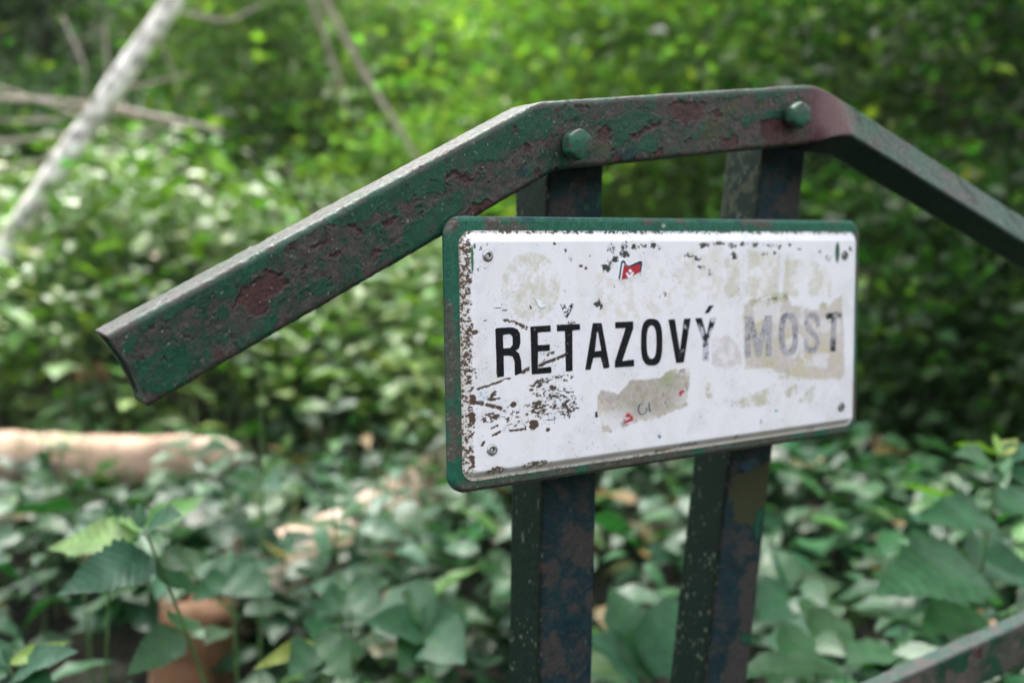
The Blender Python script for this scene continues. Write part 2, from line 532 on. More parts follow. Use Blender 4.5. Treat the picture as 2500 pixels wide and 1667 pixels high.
def sweep(st, H, T, r, npt, name, parent, mat, painter, cap_start=True, concave=0.0):
    """st: list of (front-top-edge point (X,D,Y), up w, out n) in local mm, H and T arrays; closed rounded box section"""
    # section in (u down 0..1 , v back 0..1) with rounded corners of r mm
    n = len(st)
    P0 = np.array([s[0] for s in st], float); W = np.array([s[1] for s in st], float); N = np.array([s[2] for s in st], float)
    H = np.broadcast_to(np.asarray(H, float), (n,)); T = np.broadcast_to(np.asarray(T, float), (n,))
    Hm, Tm = H.mean(), T.mean()
    per = []
    def seg(a, b, k):
        for i in range(k):
            per.append(tuple(a[j] + (b[j] - a[j]) * i / k for j in (0, 1)))
    def arc(cu, cv, a0, a1, k):
        for i in range(k):
            t = a0 + (a1 - a0) * i / k
            per.append((cu + r * math.cos(t), cv + r * math.sin(t)))
    k1 = max(4, int(npt * Hm / (2 * (Hm + Tm)))); k2 = max(4, int(npt * Tm / (2 * (Hm + Tm)))); ka = 6
    # u measured down from the top, v measured back from the front
    seg((r, 0), (Hm - r, 0), k1); arc(Hm - r, r, -math.pi / 2, 0, ka)
    seg((Hm, r), (Hm, Tm - r), k2); arc(Hm - r, Tm - r, 0, math.pi / 2, ka)
    seg((Hm - r, Tm), (r, Tm), max(6, k1 // 4)); arc(r, Tm - r, math.pi / 2, math.pi, ka)
    seg((0, Tm - r), (0, r), k2); arc(r, r, math.pi, 1.5 * math.pi, ka)
    per = np.array(per)
    m = len(per)
    uu = per[:, 0][None, :] * (H / Hm)[:, None]
    vv = per[:, 1][None, :] * (T / Tm)[:, None]
    V = P0[:, None, :] - W[:, None, :] * uu[..., None] - N[:, None, :] * vv[..., None]
    # outward normal of the section
    nu = np.where(per[:, 0] < r, (per[:, 0] - r) / r, np.where(per[:, 0] > Hm - r, (per[:, 0] - Hm + r) / r, 0))
    nv = np.where(per[:, 1] < r, (per[:, 1] - r) / r, np.where(per[:, 1] > Tm - r, (per[:, 1] - Tm + r) / r, 0))
    nl = np.hypot(nu, nv) + 1e-9
    NO = -W[:, None, :] * (nu / nl)[None, :, None] - N[:, None, :] * (nv / nl)[None, :, None]
    if concave:
        Tn = P0[1] - P0[0]; Tn = Tn / np.linalg.norm(Tn)
        k = np.exp(-np.arange(n) / 5.0)
        bow = concave * (1 - (2 * per[:, 0] / Hm - 1) ** 2)
        V = V + Tn[None, None, :] * (k[:, None] * bow[None, :])[..., None]
    front = np.broadcast_to(per[:, 1] < r * 0.9, (n, m)).ravel() & True
    P = V.reshape(-1, 3)
    col, h = painter(P, front, np.repeat(np.arange(n), m), np.tile(per[:, 0] / Hm, n), np.tile(per[:, 1] / Tm, n))
    P = P + NO.reshape(-1, 3) * h[:, None]
    i = np.arange(n - 1)[:, None] * m; j = np.arange(m)[None, :]; j2 = (j + 1) % m
    F = np.stack([i + j, i + j2, i + m + j2, i + m + j], -1).reshape(-1, 4)
    F = F[:, ::-1]
    faces = [F]
    # end caps, set in a little
    for base, sgn in ((0, 1), ((n - 1) * m, -1)):
        ring = P[base:base + m]
        cen = ring.mean(0)
        d = (P0[1] - P0[0]) if sgn > 0 else (P0[-2] - P0[-1])
        d = d / np.linalg.norm(d)
        inner = cen + (ring - cen) * 0.86 + d * 1.2
        deep = cen + (ring - cen) * 0.82 + d * 3.5
        k0 = len(P)
        P = np.vstack([P, inner, deep, [cen + d * 4.0]])
        col = np.vstack([col, col[base:base + m] * 0.8, np.tile(DGREEN, (m, 1)), [DGREEN]])
        j = np.arange(m); j2 = (j + 1) % m
        A = np.stack([base + j, base + j2, k0 + j2, k0 + j], 1)
        B = np.stack([k0 + j, k0 + j2, k0 + m + j2, k0 + m + j], 1)
        Cc = np.stack([k0 + m + j, k0 + m + j2, np.full(m, k0 + 2 * m)], 1)
        if sgn < 0:
            A, B, Cc = A[:, ::-1], B[:, ::-1], Cc[:, ::-1]
        faces += [A, B, Cc]
    return mesh_obj(name, to_world(P, RU), faces, mat, parent, col)

def path_frames(segs, step, roll=lambda s: 0.0):
    """segs: piecewise heading list; integrates a smooth heading profile. returns frames"""
    out = []
    X, Y, s = segs['start'][0], segs['start'][1], 0.0
    L = segs['len']
    while s <= L:
        a = segs['ang'](s)
        r = roll(s)
        d = np.array([math.cos(a), 0, math.sin(a)])
        up = np.array([-math.sin(a), 0, math.cos(a)])
        side = np.array([0, 1.0, 0])
        w = up * math.cos(r) + side * math.sin(r)
        nn = side * math.cos(r) - up * math.sin(r)
        out.append((np.array([X, segs['D'], Y]), w, nn))
        ds = step(s)
        X += math.cos(segs['ang'](s + ds / 2)) * ds
        Y += math.sin(segs['ang'](s + ds / 2)) * ds
        s += ds
    return out

def blend(s, s0, w):
    t = min(1, max(0, (s - s0 + w / 2) / w))
    return t * t * (3 - 2 * t)

A1, A2, A3 = R_(27.0), R_(6.9), R_(-19.3)
S1 = math.hypot(106.3 + 282.8, 106.6 + 91.2)
S2 = S1 + math.hypot(491 - 106.3, 153.4 - 106.6)
def b_ang(s):
    return A1 + (A2 - A1) * blend(s, S1, 16) + (A3 - A2) * blend(s, S2 - 8, 50)
def b_roll(s):
    return R_(-34.7) * blend(s, S2 + 4, 50)
st = path_frames({'start': (-282.8, -91.4), 'len': S2 + 760, 'ang': b_ang, 'D': G_RAIL * 1000}, lambda s: 1.0 if s < S2 + 120 else 2.2, b_roll)
ss = []
s = 0.0
while s <= S2 + 760:
    ss.append(s); s += 1.0 if s < S2 + 120 else 2.2
ss = np.array(ss[:len(st)])
tt = np.clip((ss - S2 + 40) / 90, 0, 1); tt = tt * tt * (3 - 2 * tt)
beamH = 64.5 - 4.5 * tt
beamT = 50 - 14 * tt

def beam_painter(P, front, k, u, v):
    s = ss[k]
    fr = front & (s < S2 + 5)
    bend = np.exp(-((s - S2 - 4) / 34.0) ** 2)
    rcol = np.array((0.085, 0.036, 0.036))
    tint = (rcol, np.clip(0.55 * sstep(230, 520, P[:, 0]) * (s < S2 + 40), 0, 1) * 0.8)
    c, h = paint_coat(P, fr, beam_green, beam_rust, beam_olive, beam_navy, G_RAIL, gthr=0.10, seed=3, tint=tint)
    # the bend is worn to a smooth purple-brown undercoat
    sm = sstep(0.25, 0.85, bend + 0.22 * fbm(P, 18, 3, 77))
    c = mixc(c, np.array((0.085, 0.038, 0.040)) , sm * 0.92)
    h = h * (1 - 0.85 * sm)
    # top faces: worn brown-grey with greener rounded edge
    top = sstep(0.12, 0.02, u) * (1 - sm)
    c = mixc(c, np.array((0.050, 0.038, 0.037)), top * sstep(-0.25, 0.15, fbm(P, 18, 4, 55) + 0.28) * 0.85 * (s < S2))
    ga = sstep(S2 + 30, S2 + 70, s)
    c = c * (1 - 0.35 * ga)[:, None]
    c = mixc(c, GREEN * 0.8, ga * sstep(-0.12, 0.08, fbm(P, 40, 4, 57)) * 0.8)
    edge = np.exp(-((u * 64) / 5.0) ** 2) * (v < 0.10)
    c = mixc(c, np.array((0.022, 0.085, 0.055)), edge * sstep(-0.3, 0.2, fbm(P, 14, 3, 56)) * 0.6)
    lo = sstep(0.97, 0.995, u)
    c = mixc(c, DGREEN * 0.7, lo * (0.75 + 0.2 * (s > S2 - 10)))  # shade of the underside painted in as blackish green
    return c, h
sweep(st, beamH, beamT, 5.0, 190, 'bent_top_tube', rail, M_paint, beam_painter, concave=3.2)['label'] = 'thick bent handrail tube, green paint flaking to grey and rust'

# posts --------------------------------------------------------------
G_POST = G_RAIL - 0.0505
def post_stations(pt, pb, w, top_ext, bottom):
    """front face left edge from pt to pb (photo px), returns frames whose 'down' runs across the face"""
    a = on_plane(pt, G_POST, RU); b = on_plane(pb, G_POST, RU)
    d = (b - a) / np.linalg.norm(b - a)       # downwards
    start = a - d * top_ext
    L = (start[1] - bottom) / -d[1]
    out, s = [], 0.0
    n_fine = 620 + top_ext
    zs = []
    while s <= L:
        p = start + d * s
        # "W" (up) = to the left so that u runs left->right across the front
        wv = np.array([d[1], 0, -d[0]]); wv = wv if wv[0] < 0 else -wv
        out.append((np.array([p[0], G_POST * 1000, p[1]]), wv, np.array([0, 1.0, 0])))
        zs.append(p[1])
        s += 1.5 if s < n_fine else 12
    return out, np.array(zs)

pl_brown = [Z8((380, 400), (430, 390), (520, 420), (530, 500), (500, 600), (440, 590), (400, 530), (360, 540), (370, 470)), Z8((290, 560), (350, 540), (370, 600), (360, 680), (320, 640)),
            Z8((340, 220), (410, 240), (400, 330), (370, 310)), Z8((470, 700), (530, 690), (520, 770), (480, 760)), Z8((290, 890), (360, 870), (410, 940), (400, 1040), (340, 1060), (295, 1020)),
            Z8((400, 730), (440, 715), (455, 760), (410, 775)), Z8((400, 620), (440, 600), (440, 660), (400, 690)), Z8((500, 1030), (530, 1000), (525, 1075), (490, 1080)),
            Z6((640, 830), (700, 800), (780, 780), (800, 860), (860, 900), (780, 915), (620, 910)), Z6((740, 690), (810, 650), (880, 640), (800, 760), (740, 760))]
pr_brown = [Z8((1180, 570), (1252, 540), (1225, 640), (1215, 900), (1200, 1120), (1060, 1120), (1080, 1000), (1130, 860), (1150, 650)), Z8((1110, 150), (1145, 150), (1140, 220), (1110, 220)),
            Z8((1120, 480), (1210, 470), (1200, 520), (1140, 570)), Z6((2130, 760), (2180, 700), (2260, 620), (2300, 640), (2270, 800), (2250, 900), (2030, 910), (2060, 850)),
            Z8((1030, 700), (1050, 700), (1050, 740), (1030, 740)), Z8((1065, 810), (1085, 810), (1085, 850), (1065, 850))]
pr_olive = [Z8((1108, 190), (1160, 170), (1230, 120), (1290, 125), (1288, 240), (1283, 330), (1230, 350), (1205, 410), (1110, 405))]
pr_blue = [Z8((1150, 130), (1238, 110), (1225, 165), (1195, 185), (1160, 175))]
pr_green = [Z8((1215, 360), (1255, 335), (1232, 460), (1200, 465)), Z8((1135, 870), (1195, 865), (1180, 925), (1150, 900)), Z8((1213, 655), (1237, 660), (1218, 800), (1198, 780))]
pl_green = [Z6((950, 760), (975, 740), (985, 830), (960, 870), (930, 850)), Z6((850, 830), (900, 850), (880, 890), (830, 880))]

def post_painter(brown, olive, blue, green, seed, W_, lichen):
    def f(P, front, k, u, v):
        n = len(P)
        wx = 14 * fbm(P, 16, 6, seed, 0.72); wy = 14 * fbm(P, 16, 6, seed + 5, 0.72)
        X, Y = P[:, 0] + wx, P[:, 2] + wy
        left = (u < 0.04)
        c = np.tile(NAVY, (n, 1)) * (1 + 0.4 * fbm(P, 14, 4, seed + 2))[:, None]
        c = mixc(c, np.array((0.009, 0.026, 0.026)), sstep(0, 0.5, fbm(P, 40, 3, seed + 3)) * 0.7)
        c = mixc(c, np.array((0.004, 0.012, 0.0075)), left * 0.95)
        d = np.full(n, 1e9); fr = front
        d[fr] = layer(brown, X[fr], Y[fr], G_POST)
        soft = sstep(2.5, -4.0, d + 9.0 * fbm(P, 6, 5, seed + 8, 0.75)) * 0.85
        c = mixc(c, np.array((0.050, 0.038, 0.032)), soft * (0.78 + 0.9 * fbm(P, 3, 3, seed + 10, 0.7)).clip(0, 1))
        ns = sstep(0.10, 0.34, fbm(P, 22, 6, seed + 9, 0.75)) * fr * 0.55
        c = mixc(c, np.array((0.042, 0.033, 0.028)), ns)
        c = mixc(c, np.array((0.05, 0.032, 0.026)), sstep(0.10, 0.22, fbm(P, 5, 5, seed + 12, 0.75)) * fr * 0.5)
        c = c * (1 + 0.5 * fbm(P, 2.5, 3, seed + 13, 0.7))[:, None]
        h = 0.12 * fbm(P, 8, 3, seed + 4) + 0.12 * soft
        for pol, cc, hh in ((olive, OLIVE * 0.85, -0.35), (blue, np.array((0.018, 0.042, 0.062)), 0.4), (green, np.array((0.010, 0.06, 0.033)), 0.2)):
            if pol:
                d = np.full(n, 1e9); d[fr] = layer(pol, X[fr], Y[fr], G_POST)
                m = sstep(0.6, -0.6, d)
                c = mixc(c, cc, m * 0.95); h = h + hh * m
                c = c * (1 - 0.6 * np.exp(-(d / 0.8) ** 2))[:, None]
        # pale lichen specks on the side, denser near the corner
        sp = fbm(P * np.array((1, 1, 0.45)), 3.2, 2, seed + 30)
        thr = np.where(left, 0.53 - lichen * sstep(0.35, 0.95, v) * 0.1, 0.66)
        c = mixc(c, np.array((0.13, 0.15, 0.11)), sstep(0, 0.1, sp - thr) * 0.7)
        if seed == 31:   # upper end of the right post: blotchy lichen on the side
            bl = left * (P[:, 2] > 0) * sstep(0.0, 0.25, fbm(P, 13, 5, 91) + 0.05)
            c = mixc(c, np.array((0.045, 0.052, 0.032)), bl * 0.75)
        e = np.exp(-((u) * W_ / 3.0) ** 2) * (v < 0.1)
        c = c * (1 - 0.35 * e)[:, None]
        return np.clip(c, 0.002, 0.9), h
    return f

stl, _ = post_stations((1336, 490), (1316, 1667), 70, 62, -1262)
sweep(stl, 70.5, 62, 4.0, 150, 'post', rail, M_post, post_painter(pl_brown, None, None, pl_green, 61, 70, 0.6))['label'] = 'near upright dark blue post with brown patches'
stl, _ = post_stations((1864, 372), (1722, 1667), 72, 32, -1262)
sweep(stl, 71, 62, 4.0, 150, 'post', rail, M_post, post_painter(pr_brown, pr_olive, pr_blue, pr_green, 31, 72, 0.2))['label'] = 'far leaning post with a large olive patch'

# lower rail ---------------------------------------------------------
sl3 = R_(3.5)
st3 = path_frames({'start': (-260, -594.2 - 909.7 * math.tan(sl3)), 'len': 1560, 'ang': lambda s: sl3, 'D': G_RAIL * 1000}, lambda s: 1.6, lambda s: 0.0)
def low_painter(P, front, k, u, v):
    c, h = paint_coat(P, np.zeros(len(P), bool), [], [], [], [], G_RAIL, gthr=0.12, seed=140, base=np.array((0.085, 0.065, 0.058)))
    top = (u < 0.03)
    tc_ = np.array((0.06, 0.058, 0.058)) * np.ones((len(P), 1))
    tc_ = mixc(tc_, np.array((0.026, 0.055, 0.046)), sstep(-0.1, 0.15, fbm(P, 14, 4, 150)))
    tc_ = mixc(tc_, np.array((0.075, 0.045, 0.047)), sstep(0.3, 0.45, fbm(P, 10, 4, 151)))
    c = np.where(top[:, None], tc_, c)
    return c, h
sweep(st3, 64, 27, 3.5, 120, 'lower_rail', rail, M_paint, low_painter)['label'] = 'straight lower rail with pale worn top edge'

# bolts --------------------------------------------------------------
def lathe(prof, nseg, centre, name, parent, mat, colf, R=RU, hexa=0.0, rot=0.0):
    """prof: (radius, out) pairs in mm, axis along the plane normal"""
    pr = np.array(prof, float)
    a = np.arange(nseg) * 2 * math.pi / nseg + rot
    rr = pr[:, 0][:, None] * np.ones((1, nseg))
    if hexa:
        f = math.cos(math.pi / 6) / np.cos(((a + math.pi / 6) % (math.pi / 3)) - math.pi / 6)
        rr = rr * (1 - hexa + hexa * f * 1.05)[None, :]
    V = np.stack([centre[0] + rr * np.cos(a), centre[1] + pr[:, 1][:, None] * np.ones((1, nseg)), centre[2] + rr * np.sin(a)], -1).reshape(-1, 3)
    m = nseg
    i = np.arange(len(pr) - 1)[:, None] * m; j = np.arange(m)[None, :]; j2 = (j + 1) % m
    F = [np.stack([i + j, i + j2, i + m + j2, i + m + j], -1).reshape(-1, 4)]
    F.append(tuple(int(v) for v in ((len(pr) - 1) * m + np.arange(m))))
    V = V + 0.25 * fbm(V, 5, 3, 8)[:, None] * np.array([1, 1, 1])
    return mesh_obj(name, to_world(V, R), F, mat, parent, colf(V))

g0 = G_RAIL * 1000
def bolt_col(V):
    c = np.tile(GREEN2, (len(V), 1)) * (1 + 0.3 * fbm(V, 8, 3, 5))[:, None]
    c = mixc(c, GREY, sstep(0.05, 0.25, fbm(V, 7, 5, 6, 0.7)) * 0.8)
    c = mixc(c, RUST, sstep(0.12, 0.25, fbm(V, 5, 4, 9, 0.7)) * 0.7)
    c = mixc(c, np.array((0.02, 0.026, 0.022)), sstep(0.35, 0.5, fbm(V, 3, 3, 7)) * 0.7)
    c = mixc(c, np.array((0.012, 0.012, 0.010)), sstep(g0 + 7.5, g0 + 6.0, V[:, 1]))
    return c
g0 = G_RAIL * 1000
for px, rot in (((1421, 352), 0.2), ((1962, 281), 0.45)):
    c2 = on_plane(px, G_RAIL + 0.021, RU)
    prof = [(10.5, -2), (10.5, 2), (10.0, 6.0), (11.8, 6.6), (13.9, 7.6), (14.3, 9.5), (14.3, 17.8), (13.6, 19.8), (12.0, 21.2), (6, 21.8), (1.5, 22.0)]
    b_ = lathe([(r, o) for r, o in prof], 60, (c2[0], g0, c2[1]), 'bolt', rail, M_paint, bolt_col, hexa=0.6, rot=rot)

# spacers that hold the sign off the posts ---------------------------
for (xa, xb, yy) in ((96, 186, -60), (96, 186, -200), (372, 460, -60), (350, 438, -200)):
    P2, F, rim = clip_grid(xa, xb, yy - 14, yy + 14, 2.0, rrect_sd(xa + .5, xb - .5, yy - 13, yy + 13, 2))
    V, F = relief(P2, F, rim, np.full(len(P2), -8.5), G_POST * 1000 + 1)
    mesh_obj('spacer', to_world(V, RU), F, M_post, rail, np.tile(DGREEN, (len(V), 1)))

# ================================================================== SIGN
sign = empty('street_sign', to_world([[274, 0, -250]], RS)[0],
             'chipped white enamel sign with black lettering on a green plate, mounted on the posts', 'sign')
# backing plate
PW, PH = 548.4, 250.0
rr = rrect_sd(0, PW, -PH, 0, 17)
P2, F, rim = clip_grid(-1, PW + 1, -PH - 1, 1, 1.0, rr)
d = rr(P2[:, 0], P2[:, 1])
z = -4.5 * sstep(-4.5, 0.0, d) ** 1.5
P3 = np.stack([P2[:, 0], np.zeros(len(P2)), P2[:, 1]], 1)
cb, hb = paint_coat(P3, np.zeros(len(P3), bool), [], [], [], [], 0, gthr=-0.05, seed=200)
gg = np.array((0.012, 0.085, 0.052))
cb = cb * np.array((1.0, 1.0, 1.05))
n_ = fbm(P3, 30, 4, 210)
cb2 = np.tile(gg, (len(P3), 1)) * (1 + 0.18 * fbm(P3, 8, 3, 205))[:, None]
nx_ = fbm(P3 * np.array((1, 1, 1)), 26, 4, 211)
leftm = sstep(16, 4, P2[:, 0] + 5 * fbm(P3, 12, 3, 212)); botm = sstep(-236, -246, P2[:, 1] + 4 * fbm(P3, 18, 3, 213))
rightm = sstep(541, 546, P2[:, 0])
gm = np.clip(sstep(0.18, 0.30, nx_) * 0.9 + leftm * sstep(0.0, 0.2, n_ + 0.06) * 0.8 + botm * 0.85 * sstep(-0.3, 0.0, n_ + 0.1) + rightm * 0.8, 0, 0.95)
cb2 = mixc(cb2, np.array((0.068, 0.055, 0.046)), gm)
cb2 = mixc(cb2, NAVY * 1.6, sstep(0.3, 0.45, fbm(P3, 30, 4, 215)) * sstep(-8, -2, P2[:, 1]) * 0.8)
cb2 = mixc(cb2, np.array((0.16, 0.2, 0.22)), sstep(-1.2, -0.3, d) * sstep(-3, -1, P2[:, 1]) * 0.7)
cb2 = mixc(cb2, np.array((0.3, 0.3, 0.27)), sstep(2.6, 2.0, np.hypot(P2[:, 0] - on_plane((1620, 551))[0], P2[:, 1] - on_plane((1620, 551))[1])))
cb2 = cb2 * (1 + 0.5 * fbm(P3, 2.2, 3, 219, 0.7))[:, None]
cb2 = mixc(cb2, np.array((0.16, 0.15, 0.13)), sstep(0.5, 0.62, fbm(P3, 2.5, 2, 216)) * gm)
z = z + 0.15 * fbm(P3, 9, 4, 217) + 0.35 * gm * fbm(P3, 3, 2, 218)
V, F = relief(P2, F, rim, z, -8.0)
mesh_obj('backing_plate', to_world(V, RS), F, M_paint, sign, np.vstack([cb2, np.tile(np.array((0.02, 0.06, 0.045)), (len(V) - len(cb2), 1))]))

# letters ------------------------------------------------------------
def ell(c, rx, ry, e, n=40):
    o = []
    for i in range(n):
        t = 2 * math.pi * i / n
        ct, st_ = math.cos(t), math.sin(t)
        o.append((c[0] + rx * math.copysign(abs(ct) ** (2 / e), ct), c[1] + ry * math.copysign(abs(st_) ** (2 / e), st_)))
    return o
ZF_OFF = 0.0075      # height of the raised white field above the backing plane
LET = [
    ('R', [Z1((624, 1268), (640, 1256), (790, 1250), (835, 1268), (860, 1310), (864, 1400), (850, 1450), (818, 1474), (850, 1500), (868, 1560)) + Z3((872, 150), (878, 236), (812, 262), (808, 125), (790, 80), (760, 70), (703, 72), (706, 272), (640, 278))],
     [Z1((695, 1322), (765, 1315), (790, 1340), (790, 1420), (765, 1446), (700, 1452))], 0),
    ('E', [Z1((960, 1243), (1152, 1230), (1153, 1290), (1030, 1300), (1031, 1421), (1145, 1414), (1146, 1475), (1032, 1481)) + Z3((1030, 188), (1158, 178), (1160, 236), (972, 250))], [], 0),
    ('T', [Z1((1213, 1226), (1433, 1217), (1434, 1275), (1360, 1280)) + Z3((1363, 218), (1299, 222)) + Z1((1290, 1285), (1214, 1288))], [], 0),
    ('caron', [Z1((1243, 1020), (1285, 1022), (1312, 1085), (1345, 1022), (1384, 1028), (1312, 1160), (1290, 1145))], [], 2),
    ('A', [Z1((1557, 1210), (1640, 1208)) + Z3((1717, 172), (1703, 190), (1660, 193), (1632, 88), (1562, 92), (1535, 205), (1484, 208))], [Z1((1596, 1295), (1607, 1295), (1638, 1472), (1576, 1480))], 0),
    ('Z', [Z1((1770, 1200), (1943, 1193), (1943, 1262)) + Z3((1838, 122), (1952, 108), (1952, 172), (1768, 185), (1768, 128)) + Z1((1872, 1256), (1772, 1260))], [], 0),
    ('O', [Z2(*ell((160, 1392), 102, 224, 2.9))], [Z2(*ell((159, 1392), 47, 158, 2.6))], 0),
    ('V', [Z2((320, 1176), (382, 1172), (430, 1480), (470, 1168), (533, 1165), (468, 1585), (395, 1592))], [], 1),
    ('Y', [Z2((575, 1163), (640, 1160), (684, 1325), (722, 1158), (783, 1155), (706, 1370), (706, 1567), (650, 1571), (650, 1380))], [], 1),
    ('acute', [Z2((668, 1117), (705, 1045), (757, 1040), (705, 1113))], [], 0),
    ('M', [Z2((1055, 1143), (1122, 1140), (1182, 1365), (1248, 1138), (1312, 1137), (1305, 1525), (1254, 1529), (1258, 1300), (1205, 1531), (1163, 1533), (1106, 1300), (1108, 1540), (1055, 1543))], [], 3),
    ('O', [Z2(*ell((1470, 1315), 91, 208, 2.7))], [Z2(*ell((1470, 1315), 40, 148, 2.4))], 3),
    ('S', None, [], 3),
    ('T', [Z2((1825, 1115), (1984, 1100), (1984, 1150), (1930, 1158), (1918, 1480), (1868, 1483), (1880, 1165), (1828, 1170))], [], 4),
]
S_LINE = Z2((1752, 1215), (1745, 1165), (1715, 1140), (1680, 1138), (1650, 1160), (1643, 1205), (1655, 1250), (1690, 1290), (1728, 1330), (1746, 1380), (1740, 1430), (1715, 1468), (1680, 1476), (1650, 1455), (1637, 1410), (1636, 1385))

def letter_sdf(outer, inner):
    def f(X, Y):
        d = np.full(X.shape, 1e9)
        for p in outer:
            d = np.minimum(d, poly_sd(on_plane(p, ZF_OFF), X, Y))
        for p in inner:
            d = np.maximum(d, -poly_sd(on_plane(p, ZF_OFF), X, Y))
        return d
    return f

# wear on the white field --------------------------------------------
def el_mask(X, Y, px, rx, ry, soft=0.35, rot=0.0):
    """1 inside an ellipse (radii in photo px of the source), soft edge"""
    c = on_plane(px, ZF_OFF)
    a = on_plane((px[0] + 10, px[1]), ZF_OFF) - c; b = on_plane((px[0], px[1] + 10), ZF_OFF) - c
    rx_, ry_ = rx * np.hypot(*a) / 10, ry * np.hypot(*b) / 10
    x, y = X - c[0], Y - c[1]
    if rot:
        x, y = x * math.cos(rot) + y * math.sin(rot), -x * math.sin(rot) + y * math.cos(rot)
    q = np.hypot(x / rx_, y / ry_)
    return sstep(1 + soft, 1 - soft, q)

def sign_marks(X, Y, letter=0):
    """letter 0 = the white field itself; 1.. = how worn a letter is.  returns colour, chip mask"""
    n = len(X)
    P = np.stack([X, Y, np.zeros(n)], 1)
    white = np.array((0.72, 0.685, 0.72))
    f1 = fbm(P, 2.6, 4, 301, 0.7); f2 = fbm(P, 8, 5, 302, 0.62); f3 = fbm(P, 26, 4, 303); f0 = fbm(P, 1.4, 2, 304, 0.7)
    fs = fbm(P * np.array((0.5, 1, 1)), 2.0, 3, 305, 0.7)          # streaky
    w2 = np.stack([X + 3.5 * f2, Y + 3.5 * fbm(P, 8, 5, 306, 0.65)], 1)
    c = np.tile(white, (n, 1)) * (1 - 0.07 * sstep(-0.1, 0.4, f3 + 0.4 * f2) - 0.025 * sstep(0, 0.3, f1))[:, None]
    c = mixc(c, np.array((0.60, 0.55, 0.47)), sstep(0.05, 0.4, fbm(P * np.array((1, 0.3, 1)), 14, 4, 309)) * 0.18)
    Xw, Yw = w2[:, 0], w2[:, 1]
    def reg(*pl):
        d = np.full(n, 1e9)
        for p in pl:
            d = np.minimum(d, poly_sd(on_plane(p, ZF_OFF), Xw, Yw))
        return d
    warm = 1
    beige = np.array((0.50, 0.46, 0.40)); pink = np.array((0.50, 0.44, 0.44)); olive = np.array((0.33, 0.30, 0.17)); grey = np.array((0.52, 0.50, 0.50))
    # round glue mark
    cm = el_mask(X + 1.5 * f1, Y + 1.5 * f1, Z1((970, 860))[0], 72, 84, 0.03)
    c = mixc(c, np.array((0.55, 0.505, 0.435)), cm * (0.42 + 1.1 * f2 + 0.7 * f1).clip(0, 0.95))
    cm2 = el_mask(X, Y, Z1((1010, 1120))[0], 60, 25, 0.5)
    c = mixc(c, grey, cm2 * sstep(0.0, 0.4, f1) * 0.5)
    # pale residue right of the flag
    d = reg(Z1((1600, 720), (1800, 800), (2100, 640), (2300, 700), (2340, 1000), (2150, 1170), (1600, 1150)), Z2((280, 560), (600, 500), (830, 520), (840, 1000), (500, 980), (330, 900)))
    c = mixc(c, np.array((0.62, 0.57, 0.52)), sstep(3, -3, d) * sstep(-0.12, 0.2, f2 + 0.4 * f1) * 0.75)
    # ghost columns of an old sticker, upper right
    cols = [Z2((870, 600), (1000, 560), (1000, 950), (860, 960)), Z2((1080, 520), (1390, 530), (1370, 960), (1060, 960)), Z2((1440, 590), (1610, 600), (1600, 950), (1420, 960)), Z2((1680, 620), (1890, 690), (1880, 960), (1660, 960)), Z2((1190, 500), (1360, 520), (1360, 600), (1180, 590))]
    d = reg(*cols)
    c = mixc(c, np.array((0.55, 0.50, 0.42)), sstep(1.5, -1.5, d) * (0.50 + 0.9 * f3 + 0.9 * f2 + 0.4 * f1).clip(0, 0.9))
    # big beige field behind the faded word
    d = reg(Z2((1035, 1040), (1130, 990), (1460, 960), (1500, 1040), (1660, 1080), (1850, 1060), (1930, 960), (1985, 950), (2002, 1400), (2008, 1700), (1960, 1745), (1750, 1755), (1500, 1720), (1380, 1680), (1290, 1640), (1150, 1640), (1058, 1645)))
    fm = sstep(2.2, -2.0, d)
    bc = np.tile(np.array((0.53, 0.455, 0.425)), (n, 1)) * (1 + 0.3 * f2 + 0.15 * f1)[:, None]
    bc = mixc(bc, np.array((0.48, 0.42, 0.28)), sstep(0.0, 0.3, f3 + 0.6 * f2) * 0.8)
    bc = mixc(bc, white * 0.93, sstep(0.12, 0.28, fbm(P, 20, 5, 310, 0.65)) * 0.7)
    c = c * (1 - fm[:, None] * 0.92) + bc * fm[:, None] * 0.92
    ol = reg(Z2((1090, 1000), (1270, 950), (1470, 930), (1460, 1010), (1300, 1010), (1130, 1040)), Z2((1500, 1040), (1650, 1060), (1660, 1120), (1560, 1150)), Z2((1780, 1000), (1850, 1010), (1830, 1080), (1770, 1060)), Z4((1360, 180), (1470, 150), (1480, 270), (1380, 270)))
    c = mixc(c, np.array((0.36, 0.33, 0.20)), sstep(4, -3, ol) * sstep(-0.25, 0.15, f2) * 0.85)
    d = reg(Z2((720, 1360), (900, 1330), (1000, 1420), (1030, 1600), (870, 1660), (740, 1600)))
    c = mixc(c, pink * 1.1, sstep(1.5, -1.5, d) * (0.55 + 1.2 * f2).clip(0, 0.9))
    d = reg(Z4((940, 520), (1100, 450), (1350, 340), (1310, 480), (1300, 545), (1020, 565)), Z4((1430, 410), (1560, 350), (1550, 450), (1450, 470)), Z4((1560, 500), (1700, 360), (1750, 400), (1690, 510), (1590, 520)), Z4((690, 330), (730, 320), (720, 400), (690, 400)), Z4((680, 420), (760, 430), (760, 480), (700, 480)), Z4((740, 520), (790, 520), (760, 560)))
    c = mixc(c, np.array((0.44, 0.42, 0.31)), sstep(1.5, -1.5, d) * (0.55 + 1.2 * f2 + 0.5 * f1).clip(0, 0.9))
    # torn sticker residue, lower middle
    d = reg(Z9((215, 660), (300, 560), (500, 610), (620, 640), (860, 390), (1400, 340), (1560, 210), (1700, 180), (1980, 110), (2000, 480), (1950, 600), (1950, 860), (1500, 1040), (1400, 1100), (1000, 1180), (330, 1400), (240, 1050)))
